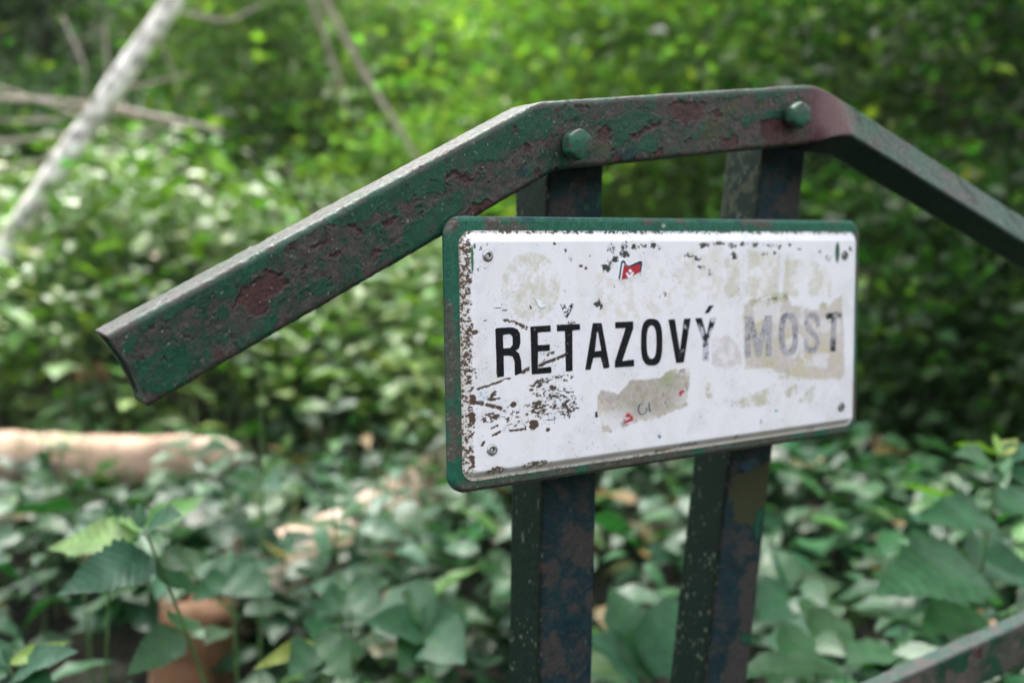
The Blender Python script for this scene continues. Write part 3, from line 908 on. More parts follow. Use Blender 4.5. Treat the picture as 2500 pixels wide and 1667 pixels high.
    fm = sstep(0.8, -0.8, d)
    dense = el_mask(X, Y, Z9((1200, 650))[0], 95, 55, 0.6)
    bc = np.tile(np.array((0.48, 0.41, 0.36)), (n, 1)) * (1 + 0.7 * f2 + 0.5 * f1)[:, None]
    bc = mixc(bc, np.array((0.23, 0.20, 0.135)), dense * (0.5 + 1.4 * f2 + 0.5 * f1).clip(0, 0.9))
    gn = el_mask(X, Y, Z9((1560, 330))[0], 18, 20, 0.8)
    bc = mixc(bc, np.array((0.24, 0.27, 0.12)), gn * 0.8)
    wh = sstep(0.05, 0.25, fbm(P, 14, 5, 320, 0.65) + 0.08) * (1 - dense)
    c = c * (1 - (fm * (0.9 - 0.75 * wh))[:, None]) + bc * (fm * (0.9 - 0.75 * wh))[:, None]
    # ---- letters
    if letter:
        base_white = c.copy()
        ink = np.array((0.004, 0.005, 0.007))
        L = np.tile(ink, (n, 1))
        if letter == 2:       # V and Y: rubbed through
            k = sstep(-0.05, 0.22, fbm(P, 10, 4, 330) + 0.25 * f1 - 0.10 + 0.012 * (X - on_plane(Z2((560, 1300))[0], ZF_OFF)[0]) * 1.0 - 0.006 * (Y - on_plane(Z2((560, 1300))[0], ZF_OFF)[1]) * 0)
            k = np.clip(k * sstep(on_plane(Z2((430, 1300))[0], ZF_OFF)[0] - 3, on_plane(Z2((500, 1300))[0], ZF_OFF)[0], X), 0, 1)
            L = L * (1 - k[:, None] * 0.85) + (base_white * np.array((0.80, 0.80, 0.86))) * (k[:, None] * 0.85)
        elif letter == 4:     # M O S: grey ghosts
            k = 0.80 + 0.5 * f2 + 0.3 * f1
            dark = sstep(0.16, 0.34, f2 + 0.3 * fbm(P, 22, 3, 331))
            k = np.clip(k * (1 - 0.6 * dark), 0, 0.95)
            L = mixc(L, np.array((0.45, 0.42, 0.45)), k)
        elif letter == 5:     # last T: half gone
            k = np.clip(0.52 + 1.3 * f2 + 0.5 * fbm(P, 14, 3, 332) + 0.008 * (Yw * 0), 0, 0.8)
            L = mixc(L, np.array((0.45, 0.40, 0.42)), k)
        elif letter == 3:     # caron: scratchy
            k = sstep(0.0, 0.22, f0 + 0.3 * f1)
            L = L * (1 - k[:, None]) + base_white * k[:, None]
        elif letter == 1:
            k = sstep(0.66, 0.72, f0)
            L = mixc(L, white, k * 0.5)
        c = L
    # ---- chips down to brown steel
    dens = np.full(n, -0.8)
    def add(m, v):
        nonlocal dens
        dens = np.maximum(dens, -0.8 + (v * 0.9 + 0.8) * m)
    e_left = X
    add(sstep(23.5, 19.5, e_left + 1.2 * f2) , 0.03)
    add(sstep(-17.5, -15.0, Y + 1.5 * f2), 0.02)
    add(sstep(-236, -238.5, Y + 1.2 * f2) * sstep(330, 250, X), -0.12)
    add(el_mask(X, Y, Z3((640, 1180))[0], 28, 14, 0.5), 0.15); add(el_mask(X, Y, Z3((1010, 1120))[0], 40, 14, 0.5), 0.05)
    add(el_mask(X, Y, Z4((280, 985))[0], 22, 6, 0.5), 0.25); add(el_mask(X, Y, Z4((520, 930))[0], 34, 7, 0.5), 0.1); add(el_mask(X, Y, Z4((985, 857))[0], 6, 6, 0.4), 0.6); add(el_mask(X, Y, Z4((1720, 770))[0], 9, 6, 0.5), 0.4)
    for (cx_, cy_, rx, ry, v) in ((1740, 500, 11, 14, .22), (1862, 480, 13, 12, .3), (1862, 545, 14, 12, .45), (1690, 670, 16, 16, .25), (1775, 600, 8, 8, .6), (1960, 485, 10, 8, .4), (2060, 470, 12, 7, .05), (2140, 470, 9, 7, .4), (2200, 485, 8, 6, .2),
                                 (1300, 520, 5, 7, .3), (1340, 590, 7, 10, .0), (1450, 662, 7, 5, .35), (1490, 685, 4, 4, .6), (1190, 450, 4, 4, .5), (1605, 1030, 10, 10, .5), (1635, 1050, 6, 8, .3), (1355, 1205, 12, 5, .4), (2250, 940, 10, 6, -.05), (1530, 570, 4, 4, .2),
                                 (430, 1300, 9, 7, .6), (550, 450, 3, 6, .3), (490, 500, 5, 9, .05), (462, 695, 4, 5, .3), (1290, 905, 6, 6, 0)):
        add(el_mask(X, Y, Z1((cx_, cy_))[0], rx, ry, 0.8), v)
    for (cx_, cy_, rx, ry, v) in ((650, 468, 8, 7, .5), (700, 462, 10, 6, .25), (810, 450, 14, 5, .55), (930, 468, 14, 8, .25), (1030, 455, 9, 6, .5), (1155, 465, 8, 7, .5), (1300, 470, 26, 5, .08), (1385, 485, 5, 6, .35), (1485, 465, 5, 4, .5), (950, 565, 10, 10, .4), (1340, 540, 5, 6, .2), (1240, 555, 7, 7, .1),
                                 (520, 560, 16, 7, .02), (600, 600, 14, 12, -.08), (630, 670, 14, 10, 0), (1780, 525, 6, 5, .3), (1850, 585, 10, 10, .05), (2060, 505, 5, 6, .35), (740, 730, 10, 14, -.08), (1570, 505, 5, 4, .2), (1440, 965, 8, 12, .0), (1310, 980, 14, 4, -.05), (505, 1620, 0.1, 0.1, 0)):
        add(el_mask(X, Y, Z2((cx_, cy_))[0], rx, ry, 0.8), v)
    # scraped area under R and E, with streaks
    fsn = fs * 0.65 + f0 * 0.35
    strk = np.full(n, -0.7)
    def adds(m, v):
        nonlocal strk
        strk = np.maximum(strk, -0.7 + (v + 0.7) * m)
    adds(el_mask(X, Y, Z3((1050, 335))[0], 30, 12, 0.5, 0.2), .12); adds(el_mask(X, Y, Z3((1250, 290))[0], 38, 12, 0.5), -.02)
    adds(el_mask(X, Y, Z3((1170, 430))[0], 62, 26, 0.5), -.04); adds(el_mask(X, Y, Z3((1040, 570))[0], 26, 22, 0.4), .08); adds(el_mask(X, Y, Z3((1330, 560))[0], 24, 24, 0.4), .06)
    adds(el_mask(X, Y, Z3((1200, 560))[0], 80, 40, 0.5), -.08); adds(el_mask(X, Y, Z3((780, 640))[0], 40, 24, 0.5), -.14); adds(el_mask(X, Y, Z3((1000, 680))[0], 90, 24, 0.5), -.20)
    adds(el_mask(X, Y, Z3((580, 660))[0], 30, 13, 0.4, 0.15), .06); adds(el_mask(X, Y, Z3((840, 745))[0], 50, 16, 0.5), -.16); adds(el_mask(X, Y, Z3((800, 540))[0], 8, 8, 0.4), .3)
    adds(el_mask(X, Y, Z3((990, 730))[0], 12, 14, 0.4), .35); adds(el_mask(X, Y, Z3((1128, 780))[0], 6, 5, 0.3), .6); adds(el_mask(X, Y, Z3((1165, 372))[0], 7, 5, 0.4), .5); adds(el_mask(X, Y, Z3((970, 398))[0], 6, 4, 0.4), .6)
    for pts, hw, v in ((Z3((450, 392), (500, 378), (560, 358), (620, 338), (680, 312)), 1.3, .28), (Z3((700, 300), (770, 284)), .8, .15), (Z3((1050, 165), (1110, 140), (1195, 108)), 1.7, .5), (Z3((1220, 95), (1290, 68)), 1.7, .5), (Z3((885, 238), (940, 195)), 2.2, .2), (Z3((1120, 70), (1175, 45)), 1.2, .25),
                       (Z3((540, 540), (610, 560), (680, 575)), 1.9, .28), (Z3((555, 492), (665, 482)), 1.2, .35), (Z3((590, 455), (625, 425)), 2.0, .4), (Z3((465, 525), (500, 528)), 2.2, .5), (Z3((600, 835), (670, 800)), 1.3, .3), (Z3((765, 788), (910, 775)), 1.3, .25), (Z3((590, 765), (650, 740)), 1.2, .2), (Z3((500, 930), (515, 905)), 1.6, .3),
                       (Z1((715, 1185), (790, 1190), (850, 1220), (930, 1260)), 2.0, .18), (Z1((515, 1190), (545, 1185)), .7, .3), (Z1((610, 1070), (680, 1065)), .5, .2), (Z1((695, 1090), (730, 1085)), 1.0, .3), (Z1((1060, 1530 + 80), (1100, 1560)), 1.0, .1), (Z1((955, 1045), (965, 1070)), 1.2, .3),
                       (Z3((640, 205), (640, 240)), 0.8, .3), (Z3((430, 200), (440, 290)), 1.2, .1), (Z3((415, 470), (425, 520)), 2.6, .5), (Z3((410, 640), (412, 690)), 2.8, .5), (Z3((1590, 625), (1592, 645)), 2.0, .6), (Z1((1140, 1505), (1180, 1490)), 1.6, .3)):
        q = on_plane(pts, ZF_OFF)
        dd = line_sd([tuple(v_) for v_ in q], X + 0.8 * f1, Y + 0.8 * f0, 0)
        adds(sstep(hw * 1.5, hw * 0.55, dd), v)
    k = np.maximum(sstep(-0.04, 0.06, dens + f1 * 0.85 + f0 * 0.5), sstep(-0.03, 0.05, strk + fsn * 0.9))
    # sparse pin-holes everywhere
    k = np.maximum(k, sstep(0.70, 0.76, f0 + 0.25 * f3) * 0.9)
    br = np.array((0.075, 0.045, 0.030)); dk = np.array((0.030, 0.027, 0.024)); og = np.array((0.085, 0.074, 0.045))
    cc = np.tile(dk, (n, 1))
    cc = mixc(cc, br, sstep(175, 60, X + 30 * f2))
    cc = mixc(cc, og, sstep(200, 300, X) * sstep(-70, -50, Y) * sstep(-0.2, 0.3, f2))
    cc = cc * (1 + 0.4 * f0)[:, None]
    c = c * (1 - k[:, None]) + cc * k[:, None]
    # green paint smears, blue scratch, coloured fragments
    def blob(px, rx, ry, colr, rot=0.0, soft=0.2):
        nonlocal c
        c = mixc(c, np.array(colr), el_mask(X + 0.6 * f1, Y + 0.6 * f0, px, rx, ry, soft, rot))
    blob(Z1((405, 600))[0], 3.2, 34, (0.03, 0.12, 0.06)); blob(Z1((425, 475))[0], 3, 6, (0.03, 0.13, 0.07))
    blob(Z2((1938, 535))[0], 5.5, 25, (0.02, 0.07, 0.05)); blob(Z4((1352, 597))[0], 4, 2.6, (0.05, 0.30, 0.27)); blob(Z4((1207, 703))[0], 1.6, 6, (0.05, 0.25, 0.22)); blob(Z4((235, 843))[0], 4.6, 3.6, (0.03, 0.15, 0.17), -0.6)
    sc_m = el_mask(X, Y, Z3((510, 460))[0], 12, 16, 0.5) * sstep(0.0, 0.3, fs)
    c = mixc(c, np.array((0.25, 0.38, 0.55)), sc_m * 0.8)
    return np.clip(c, 0.003, 0.9), k

# white embossed panel
X0, X1, Y0, Y1 = 12.0, 538.0, -239.5, -13.0
rw = rrect_sd(X0, X1, Y0, Y1, 13)
P2, F, rim = clip_grid(X0 - .5, X1 + .5, Y0 - .5, Y1 + .5, 0.5, rw)
d = rw(P2[:, 0], P2[:, 1])
cw, kw = sign_marks(P2[:, 0], P2[:, 1])
P3 = np.stack([P2[:, 0], np.zeros(len(P2)), P2[:, 1]], 1)
slope = sstep(-1.5, -10.5, d)
# lower slope: beige dirt with its shade painted in; rust bleeding at the flange
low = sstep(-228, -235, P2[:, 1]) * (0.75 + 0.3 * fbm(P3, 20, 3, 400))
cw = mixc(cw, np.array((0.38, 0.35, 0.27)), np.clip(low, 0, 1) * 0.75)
lft = sstep(22.5, 15, P2[:, 0]) * (1 - kw)
cw = mixc(cw, np.array((0.50, 0.45, 0.36)), lft * 0.55)
cw = mixc(cw, np.array((0.45, 0.30, 0.20)), sstep(-2.5, -0.5, d) * (1 - kw) * 0.5 * sstep(-0.2, 0.3, fbm(P3, 22, 3, 402)))
z = 1.2 + 6.3 * slope + 0.12 * fbm(P3, 90, 2, 403) - 0.22 * kw
V, F = relief(P2, F, rim, z, -0.3)
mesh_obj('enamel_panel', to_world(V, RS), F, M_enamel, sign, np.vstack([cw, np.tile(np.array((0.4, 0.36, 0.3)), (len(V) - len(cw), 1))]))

wear = {0: 1, 1: 2, 2: 3, 3: 4, 4: 5}
for nm, outer, inner, wv in LET:
    if outer is None:
        q = [tuple(v) for v in on_plane(S_LINE, ZF_OFF)]
        hw = 3.3
        sdf = lambda X, Y, q=q, hw=hw: line_sd(q, X, Y, hw)
        pts = np.array(q); lo, hi = pts.min(0) - 5, pts.max(0) + 5
    else:
        sdf0 = letter_sdf(outer, inner)
        pts = np.vstack([on_plane(p, ZF_OFF) for p in outer]); lo, hi = pts.min(0) - 2, pts.max(0) + 2
        sdf = sdf0
    def sdfw(X, Y, f=sdf, wv=wv):
        P = np.stack([X, Y, np.zeros(len(X))], 1)
        return f(X, Y) + 0.18 * fbm(P, 1.6, 2, 500) + (0.5 if wv in (3, 4) else 0) * fbm(P, 4, 2, 501)
    P2, F, rim = clip_grid(lo[0], hi[0], lo[1], hi[1], 0.5, sdfw)
    c, k = sign_marks(P2[:, 0], P2[:, 1], wear[wv])
    V, F = relief(P2, F, rim, np.full(len(P2), 7.5 + 0.32), 7.35)
    o = mesh_obj('letter', to_world(V, RS), F, M_letter, sign, np.vstack([c, np.tile(c.mean(0), (len(V) - len(c), 1))]))
    if wv == 3: o['label'] = 'faded grey letter'

# flag sticker and fragments of torn stickers --------------------------
def decal(name, polys, colr, lift, parent, step=0.45, jig=0.15):
    pts = np.vstack([on_plane(p, ZF_OFF) for p in polys]); lo, hi = pts.min(0) - 1, pts.max(0) + 1
    def f(X, Y):
        P = np.stack([X, Y, np.zeros(len(X))], 1)
        d = np.full(X.shape, 1e9)
        for p in polys:
            d = np.minimum(d, poly_sd(on_plane(p, ZF_OFF), X, Y))
        return d + jig * fbm(P, 1.5, 2, 600)
    P2, F, rim = clip_grid(lo[0], hi[0], lo[1], hi[1], step, f)
    V, F = relief(P2, F, rim, np.full(len(P2), 7.5 + lift), 7.3)
    P = np.stack([V[:, 0], V[:, 2], np.zeros(len(V))], 1)
    c = np.tile(np.array(colr, float), (len(V), 1)) * (1 + 0.10 * fbm(P, 2.5, 3, 601))[:, None]
    return mesh_obj(name, to_world(V, RS), F, M_sticker, parent, c)

o = decal('sticker', [ZF((715, 1165), (780, 720), (830, 590), (885, 545), (950, 560), (1000, 640), (1040, 720), (1100, 735), (1200, 690), (1330, 615), (1430, 620), (1465, 690), (1430, 965), (1300, 975), (1150, 1060), (1000, 1120), (860, 1150))],
          (0.72, 0.72, 0.76), 0.30, sign, jig=0.05)
o['label'] = 'torn flag sticker with a white V figure on red'
decal('flag_outline', [ZF((775, 1140), (845, 680), (880, 625), (930, 620), (965, 660), (985, 720), (1040, 765), (1110, 750), (1200, 705), (1330, 650), (1400, 640), (1432, 670), (1432, 720), (1395, 950), (1358, 955), (1385, 715), (1240, 755), (1130, 795), (1040, 800), (950, 745), (925, 690), (890, 690), (870, 780), (820, 1150))],
      (0.004, 0.016, 0.045), 0.50, o, jig=0.05)
decal('flag_field', [ZF((925, 745), (990, 785), (1060, 805), (1150, 790), (1250, 755), (1390, 705), (1360, 950), (1300, 970), (1160, 1050), (1040, 1112), (860, 1145))], (0.36, 0.014, 0.028), 0.48, o, jig=0.05)
decal('flag_figure', [ZF(*ell((1095, 915), 43, 48, 2, 24)), ZF((970, 955), (1030, 965), (1080, 1030), (1155, 945), (1210, 945), (1130, 1095), (1035, 1112))], (0.70, 0.68, 0.74), 0.62, o, jig=0.03)
o = decal('sticker_scrap', [ZF((640, 1385), (670, 1340), (685, 1290), (690, 1340), (665, 1380))], (0.02, 0.12, 0.16), 0.3, sign, jig=0.02)
o = decal('sticker_scrap', [Z9((750, 1060), (800, 1010), (840, 1010), (860, 1045), (905, 1080), (900, 1150), (850, 1165), (740, 1200), (730, 1170), (800, 1130), (855, 1110), (850, 1080), (760, 1075))], (0.40, 0.03, 0.05), 0.35, sign)
o['label'] = 'small red scrap of a torn sticker'
o = decal('sticker_scrap', [Z9((1785, 610), (1800, 590), (1850, 565), (1890, 575), (1895, 600), (1845, 625), (1830, 655), (1800, 685))], (0.42, 0.03, 0.06), 0.35, sign)
arc = [(1060, 815), (1015, 850), (995, 920), (1005, 990), (1040, 1035), (1090, 1035), (1140, 1005), (1165, 970)]
back_ = [(1150, 985), (1100, 1020), (1050, 1015), (1020, 975), (1012, 915), (1030, 860), (1075, 820)]
decal('sticker_scrap', [Z9(*(arc + [(1175, 900), (1155, 905)] + back_)), Z9((1205, 800), (1225, 830), (1225, 920), (1240, 940), (1235, 985), (1215, 980), (1205, 900)), Z9((1520, 775), (1535, 800), (1530, 835), (1518, 810)), Z9((1545, 860), (1560, 880), (1580, 880), (1570, 898), (1550, 890))],
      (0.02, 0.07, 0.12), 0.35, sign, step=0.3, jig=0.03)
P_ = Z1((990, 965), (1035, 1000), (1080, 1000), (1050, 1025), (1110, 1045), (1060, 1070), (1035, 1050), (1020, 1010))
o = decal('sticker_scrap', [P_], (0.72, 0.71, 0.74), 0.7, sign, jig=0.2)

# rivets
def riv_col(V):
    c = np.tile(np.array((0.42, 0.41, 0.41)), (len(V), 1))
    return c * (1 + 0.3 * fbm(V, 3, 3, 33))[:, None]
for px, dirt in (((1193.4, 624), .6), ((1203.8, 1098), .6), ((2065.8, 622.9), .35), ((2057, 993.4), .4)):
    c2 = on_plane(px, 0.0095)
    prof = [(5.6, 7.0), (5.6, 7.9), (5.2, 8.7), (4.0, 9.4), (2.6, 9.5), (1.9, 9.2), (1.7, 8.2), (1.6, 7.3), (0.3, 7.2)]
    def rc(V, c2=c2, dirt=dirt):
        r = np.hypot(V[:, 0] - c2[0], V[:, 2] - c2[1])
        c = riv_col(V) * dirt * 1.5
        return mixc(c, np.array((0.01, 0.01, 0.01)), sstep(2.1, 1.7, r))
    lathe(prof, 40, (c2[0], 0, c2[1]), 'rivet', sign, M_rivet, rc, R=RS)

# ================================================================== WOODLAND
rng = np.random.default_rng(7)

def terrain(x, y):
    x = np.asarray(x, float); y = np.asarray(y, float)
    P = np.stack([x.ravel(), y.ravel(), np.zeros(x.size)], 1)
    z = 0.04 * np.maximum(0, y - 2.5) + 0.10 * np.maximum(0, y - 6) + 0.42 * np.maximum(0, y - 11)
    z = z + 0.05 * np.maximum(0, -x - 0.5) * np.clip((y - 1) / 5, 0, 1)
    q = x / np.maximum(y, 0.5)
    z = z + 0.46 * sstep(3.5, 5.6, y) * sstep(0.12, -0.16, q)
    z = z + 0.45 * np.maximum(0, -y - 7)  # unseen rise behind the viewpoint, added to block low light
    return z + (0.10 * fbm(P, 3.0, 3, 700) + 0.03 * fbm(P, 0.6, 2, 701)).reshape(x.shape)

def grid_ground(x0, x1, y0, y1, nx, ny):
    xs = np.linspace(x0, x1, nx); ys = np.linspace(y0, y1, ny)
    XX, YY = np.meshgrid(xs, ys, indexing='ij')
    ZZ = terrain(XX, YY)
    V = np.stack([XX.ravel(), YY.ravel(), ZZ.ravel()], 1)
    i = np.arange(nx - 1)[:, None] * ny; j = np.arange(ny - 1)[None, :]
    F = np.stack([i + j, i + ny + j, i + ny + j + 1, i + j + 1], -1).reshape(-1, 4)
    return V, F

M_soil, nt_, b_ = new_mat('forest soil')
tc = nnode(nt_, 'ShaderNodeTexCoord')
n1 = nnode(nt_, 'ShaderNodeTexNoise'); n1.inputs['Scale'].default_value = 7; n1.inputs['Detail'].default_value = 9
nt_.links.new(tc.outputs['Object'], n1.inputs['Vector'])
cr = nnode(nt_, 'ShaderNodeValToRGB')
cr.color_ramp.elements[0].position = 0.35; cr.color_ramp.elements[0].color = (0.007, 0.006, 0.004, 1)
cr.color_ramp.elements[1].position = 0.7; cr.color_ramp.elements[1].color = (0.008, 0.018, 0.006, 1)
e_ = cr.color_ramp.elements.new(0.52); e_.color = (0.022, 0.016, 0.010, 1)
nt_.links.new(n1.outputs['Fac'], cr.inputs[0]); nt_.links.new(cr.outputs[0], b_.inputs['Base Color'])
b_.inputs['Roughness'].default_value = 0.95
bp = nnode(nt_, 'ShaderNodeBump'); bp.inputs['Distance'].default_value = 0.05
nt_.links.new(n1.outputs['Fac'], bp.inputs['Height']); nt_.links.new(bp.outputs[0], b_.inputs['Normal'])
V, F = grid_ground(-50, 50, -30, 50, 200, 180)
tag(mesh_obj('ground', V, F, M_soil), kind='structure')

# ---- leaves --------------------------------------------------------
def template(rows, serr=0.0):
    """rows: (t, half width).  returns t, y, |y| sign columns, faces"""
    t, y, F = [], [], []
    n = len(rows)
    for k, (a, w) in enumerate(rows):
        if serr and 0 < k < n - 1 and k % 2 == 0:
            w = w * (1 - serr); a_e = a
        else:
            a_e = a
        t += [a_e, a, a_e]; y += [-w, 0, w]
    for k in range(n - 1):
        b = 3 * k
        F += [(b, b + 3, b + 4, b + 1), (b + 1, b + 4, b + 5, b + 2)]
    return np.array(t), np.array(y), np.array(F)

OVATE = template([(0, 0.01), (0.05, 0.10), (0.12, 0.185), (0.2, 0.235), (0.3, 0.275), (0.4, 0.275), (0.5, 0.262), (0.6, 0.222), (0.7, 0.18), (0.8, 0.122), (0.9, 0.06), (1.0, 0.0)], serr=0.10)
SIMPLE = template([(0, 0.02), (0.38, 0.27), (0.72, 0.19), (1.0, 0.0)])
RHOMB = (np.array([0, 0.5, 1.0, 0.5]), np.array([0, 0.27, 0, -0.27]), np.array([(0, 1, 2, 3)]))
def nettle_rows(n=23, wmax=0.30):
    r = []
    for k in range(n):
        t = k / (n - 1)
        w = wmax * (math.sin(math.pi * min(1, t * 1.0) ** 0.62) ** 0.85) if 0 < t < 1 else 0.008
        if t > 0.35: w = wmax * (1 - ((t - 0.30) / 0.70) ** 1.55)
        if 0 < t <= 0.35: w = wmax * (math.sin(math.pi / 2 * (t / 0.33) ** 0.7) if t < 0.33 else 1)
        r.append((t, max(w, 0.0)))
    return r
NETTLE = template(nettle_rows(), serr=0.17)

def leaves(tmpl, pos, head, pitch, roll, L, droop=0.25, fold=0.3, wide=1.0, col=None, var=0.25):
    t, y, F = tmpl
    n, k = len(pos), len(t)
    L = np.broadcast_to(np.asarray(L, float), (n,)); wide = np.broadcast_to(np.asarray(wide, float), (n,))
    droop = np.broadcast_to(np.asarray(droop, float), (n,)); fold = np.broadcast_to(np.asarray(fold, float), (n,))
    x = t[None, :] * L[:, None]
    yy = y[None, :] * (L * wide)[:, None]
    ph = rng.random(n) * 6.28
    z = fold[:, None] * np.abs(yy) * (0.5 + 2.0 * np.abs(y))[None, :] - droop[:, None] * (t ** 2)[None, :] * L[:, None]
    z = z + (0.10 * np.abs(yy)) * np.sin(t[None, :] * 15 + ph[:, None] + 1.5 * np.sign(y)[None, :])
    ro, pi_, he = roll[:, None], pitch[:, None], head[:, None]
    y1 = yy * np.cos(ro) - z * np.sin(ro); z1 = yy * np.sin(ro) + z * np.cos(ro)
    x2 = x * np.cos(pi_) - z1 * np.sin(pi_); z2 = x * np.sin(pi_) + z1 * np.cos(pi_)
    x3 = x2 * np.cos(he) - y1 * np.sin(he); y3 = x2 * np.sin(he) + y1 * np.cos(he)
    V = np.stack([x3, y3, z2], -1) + np.asarray(pos)[:, None, :]
    FF = (F[None] + (np.arange(n) * k)[:, None, None]).reshape(-1, F.shape[1])
    c = np.asarray(col, float)
    if c.ndim == 1: c = np.tile(c, (n, 1))
    g = rng.normal(0, 1, n)
    c = c * np.exp(var * g)[:, None] * np.stack([np.exp(0.22 * rng.normal(0, 1, n)), np.ones(n), np.exp(0.15 * rng.normal(0, 1, n))], 1)
    C = np.repeat(c[:, None, :], k, 1)
    rib = (np.abs(y) < 1e-6) & (k > 8)
    C = C * np.where(rib, 1.25, 1.0)[None, :, None]
    A = np.tile((t - 0.85 * np.abs(y))[None, :, None], (n, 1, 1))
    return V.reshape(-1, 3), FF, np.concatenate([C, A], -1).reshape(-1, 4)

def sticks(a, b, r, col):
    """thin 3-sided stems from a to b"""
    n = len(a)
    d = b - a
    d = d / (np.linalg.norm(d, axis=1)[:, None] + 1e-9)
    s = np.cross(d, np.array([0.3, 0.9, 0.1])); s /= np.linalg.norm(s, axis=1)[:, None] + 1e-9
    q = np.cross(d, s)
    V = []
    for P, f in ((a, 1.0), (b, 0.6)):
        for k in range(3):
            th = 2 * math.pi * k / 3
            V.append(P + (s * math.cos(th) + q * math.sin(th)) * (np.asarray(r).reshape(-1, 1) * f))
    V = np.stack(V, 1).reshape(-1, 3)
    base = np.array([(k, (k + 1) % 3, 3 + (k + 1) % 3, 3 + k) for k in range(3)])
    F = (base[None] + (np.arange(n) * 6)[:, None, None]).reshape(-1, 4)
    return V, F, np.hstack([np.tile(col, (len(V), 1)), np.zeros((len(V), 1))])

def merge(parts):
    V, F, C, o = [], [], [], 0
    for v, f, c in parts:
        V.append(v); F.append(f + o); C.append(c); o += len(v)
    return np.vstack(V), F, np.vstack(C)

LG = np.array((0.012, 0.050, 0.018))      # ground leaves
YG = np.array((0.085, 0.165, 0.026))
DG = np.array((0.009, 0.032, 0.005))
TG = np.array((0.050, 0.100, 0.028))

def visible(P, margin=0.25):
    """inside a generous view cone"""
    d = P - np.array([0, 0, CAMH])
    dep = d[:, 1]
    return (dep > 0.3) & (np.abs(d[:, 0]) < dep * (0.52 + margin) + 0.3)

def tube(pts, rad, nseg, name, mat, parent, colf, wob=0.0, seed=0, step=None, caps=True):
    pts = np.asarray(pts, float); rad = np.asarray(rad, float)
    L = np.concatenate([[0], np.cumsum(np.linalg.norm(np.diff(pts, axis=0), axis=1))])
    m = int(L[-1] / (step or max(0.01, rad.mean() * 0.6))) + 2
    s = np.linspace(0, L[-1], m)
    # smooth interpolation
    C = np.stack([np.interp(s, L, pts[:, k]) for k in range(3)], 1)
    ker = max(1, m // (len(pts) * 3))
    for _ in range(2):
        Cp = np.pad(C, ((ker, ker), (0, 0)), mode='reflect', reflect_type='odd')
        C = np.stack([np.convolve(Cp[:, k], np.ones(2 * ker + 1) / (2 * ker + 1), 'valid') for k in range(3)], 1)
    r = np.interp(s, L, rad)
    T = np.gradient(C, axis=0); T /= np.linalg.norm(T, axis=1)[:, None]
    ref = np.array([0.1, 0.2, 1.0]) if abs(T[0, 2]) < 0.9 else np.array([1.0, 0.2, 0])
    S = np.cross(T, ref); S /= np.linalg.norm(S, axis=1)[:, None]
    Q = np.cross(S, T)
    a = np.arange(nseg) * 2 * math.pi / nseg
    N = S[:, None, :] * np.cos(a)[None, :, None] + Q[:, None, :] * np.sin(a)[None, :, None]
    V = (C[:, None, :] + N * r[:, None, None]).reshape(-1, 3)
    if wob:
        V = V + N.reshape(-1, 3) * (wob * np.repeat(r, nseg) * (fbm(V, rad.mean() * 3, 3, seed) + 0.4 * fbm(V * np.array((1, 1, 1)), rad.mean() * 0.6, 2, seed + 3)))[:, None]
    i = np.arange(m - 1)[:, None] * nseg; j = np.arange(nseg)[None, :]; j2 = (j + 1) % nseg
    F = [np.stack([i + j, i + j2, i + nseg + j2, i + nseg + j], -1).reshape(-1, 4)]
    col = colf(V, np.repeat(s / L[-1], nseg), N.reshape(-1, 3))
    if caps:
        k0 = len(V)
        V = np.vstack([V, [V[:nseg].mean(0)], [V[-nseg - 0:].mean(0)]])
        jj = np.arange(nseg); jn = (jj + 1) % nseg
        F += [np.stack([jn, jj, np.full(nseg, k0)], 1), np.stack([k0 - nseg + jj, k0 - nseg + jn, np.full(nseg, k0 + 1)], 1)]
        col = np.vstack([col, col[:1], col[-1:]])
    return mesh_obj(name, V, F, mat, parent, col)

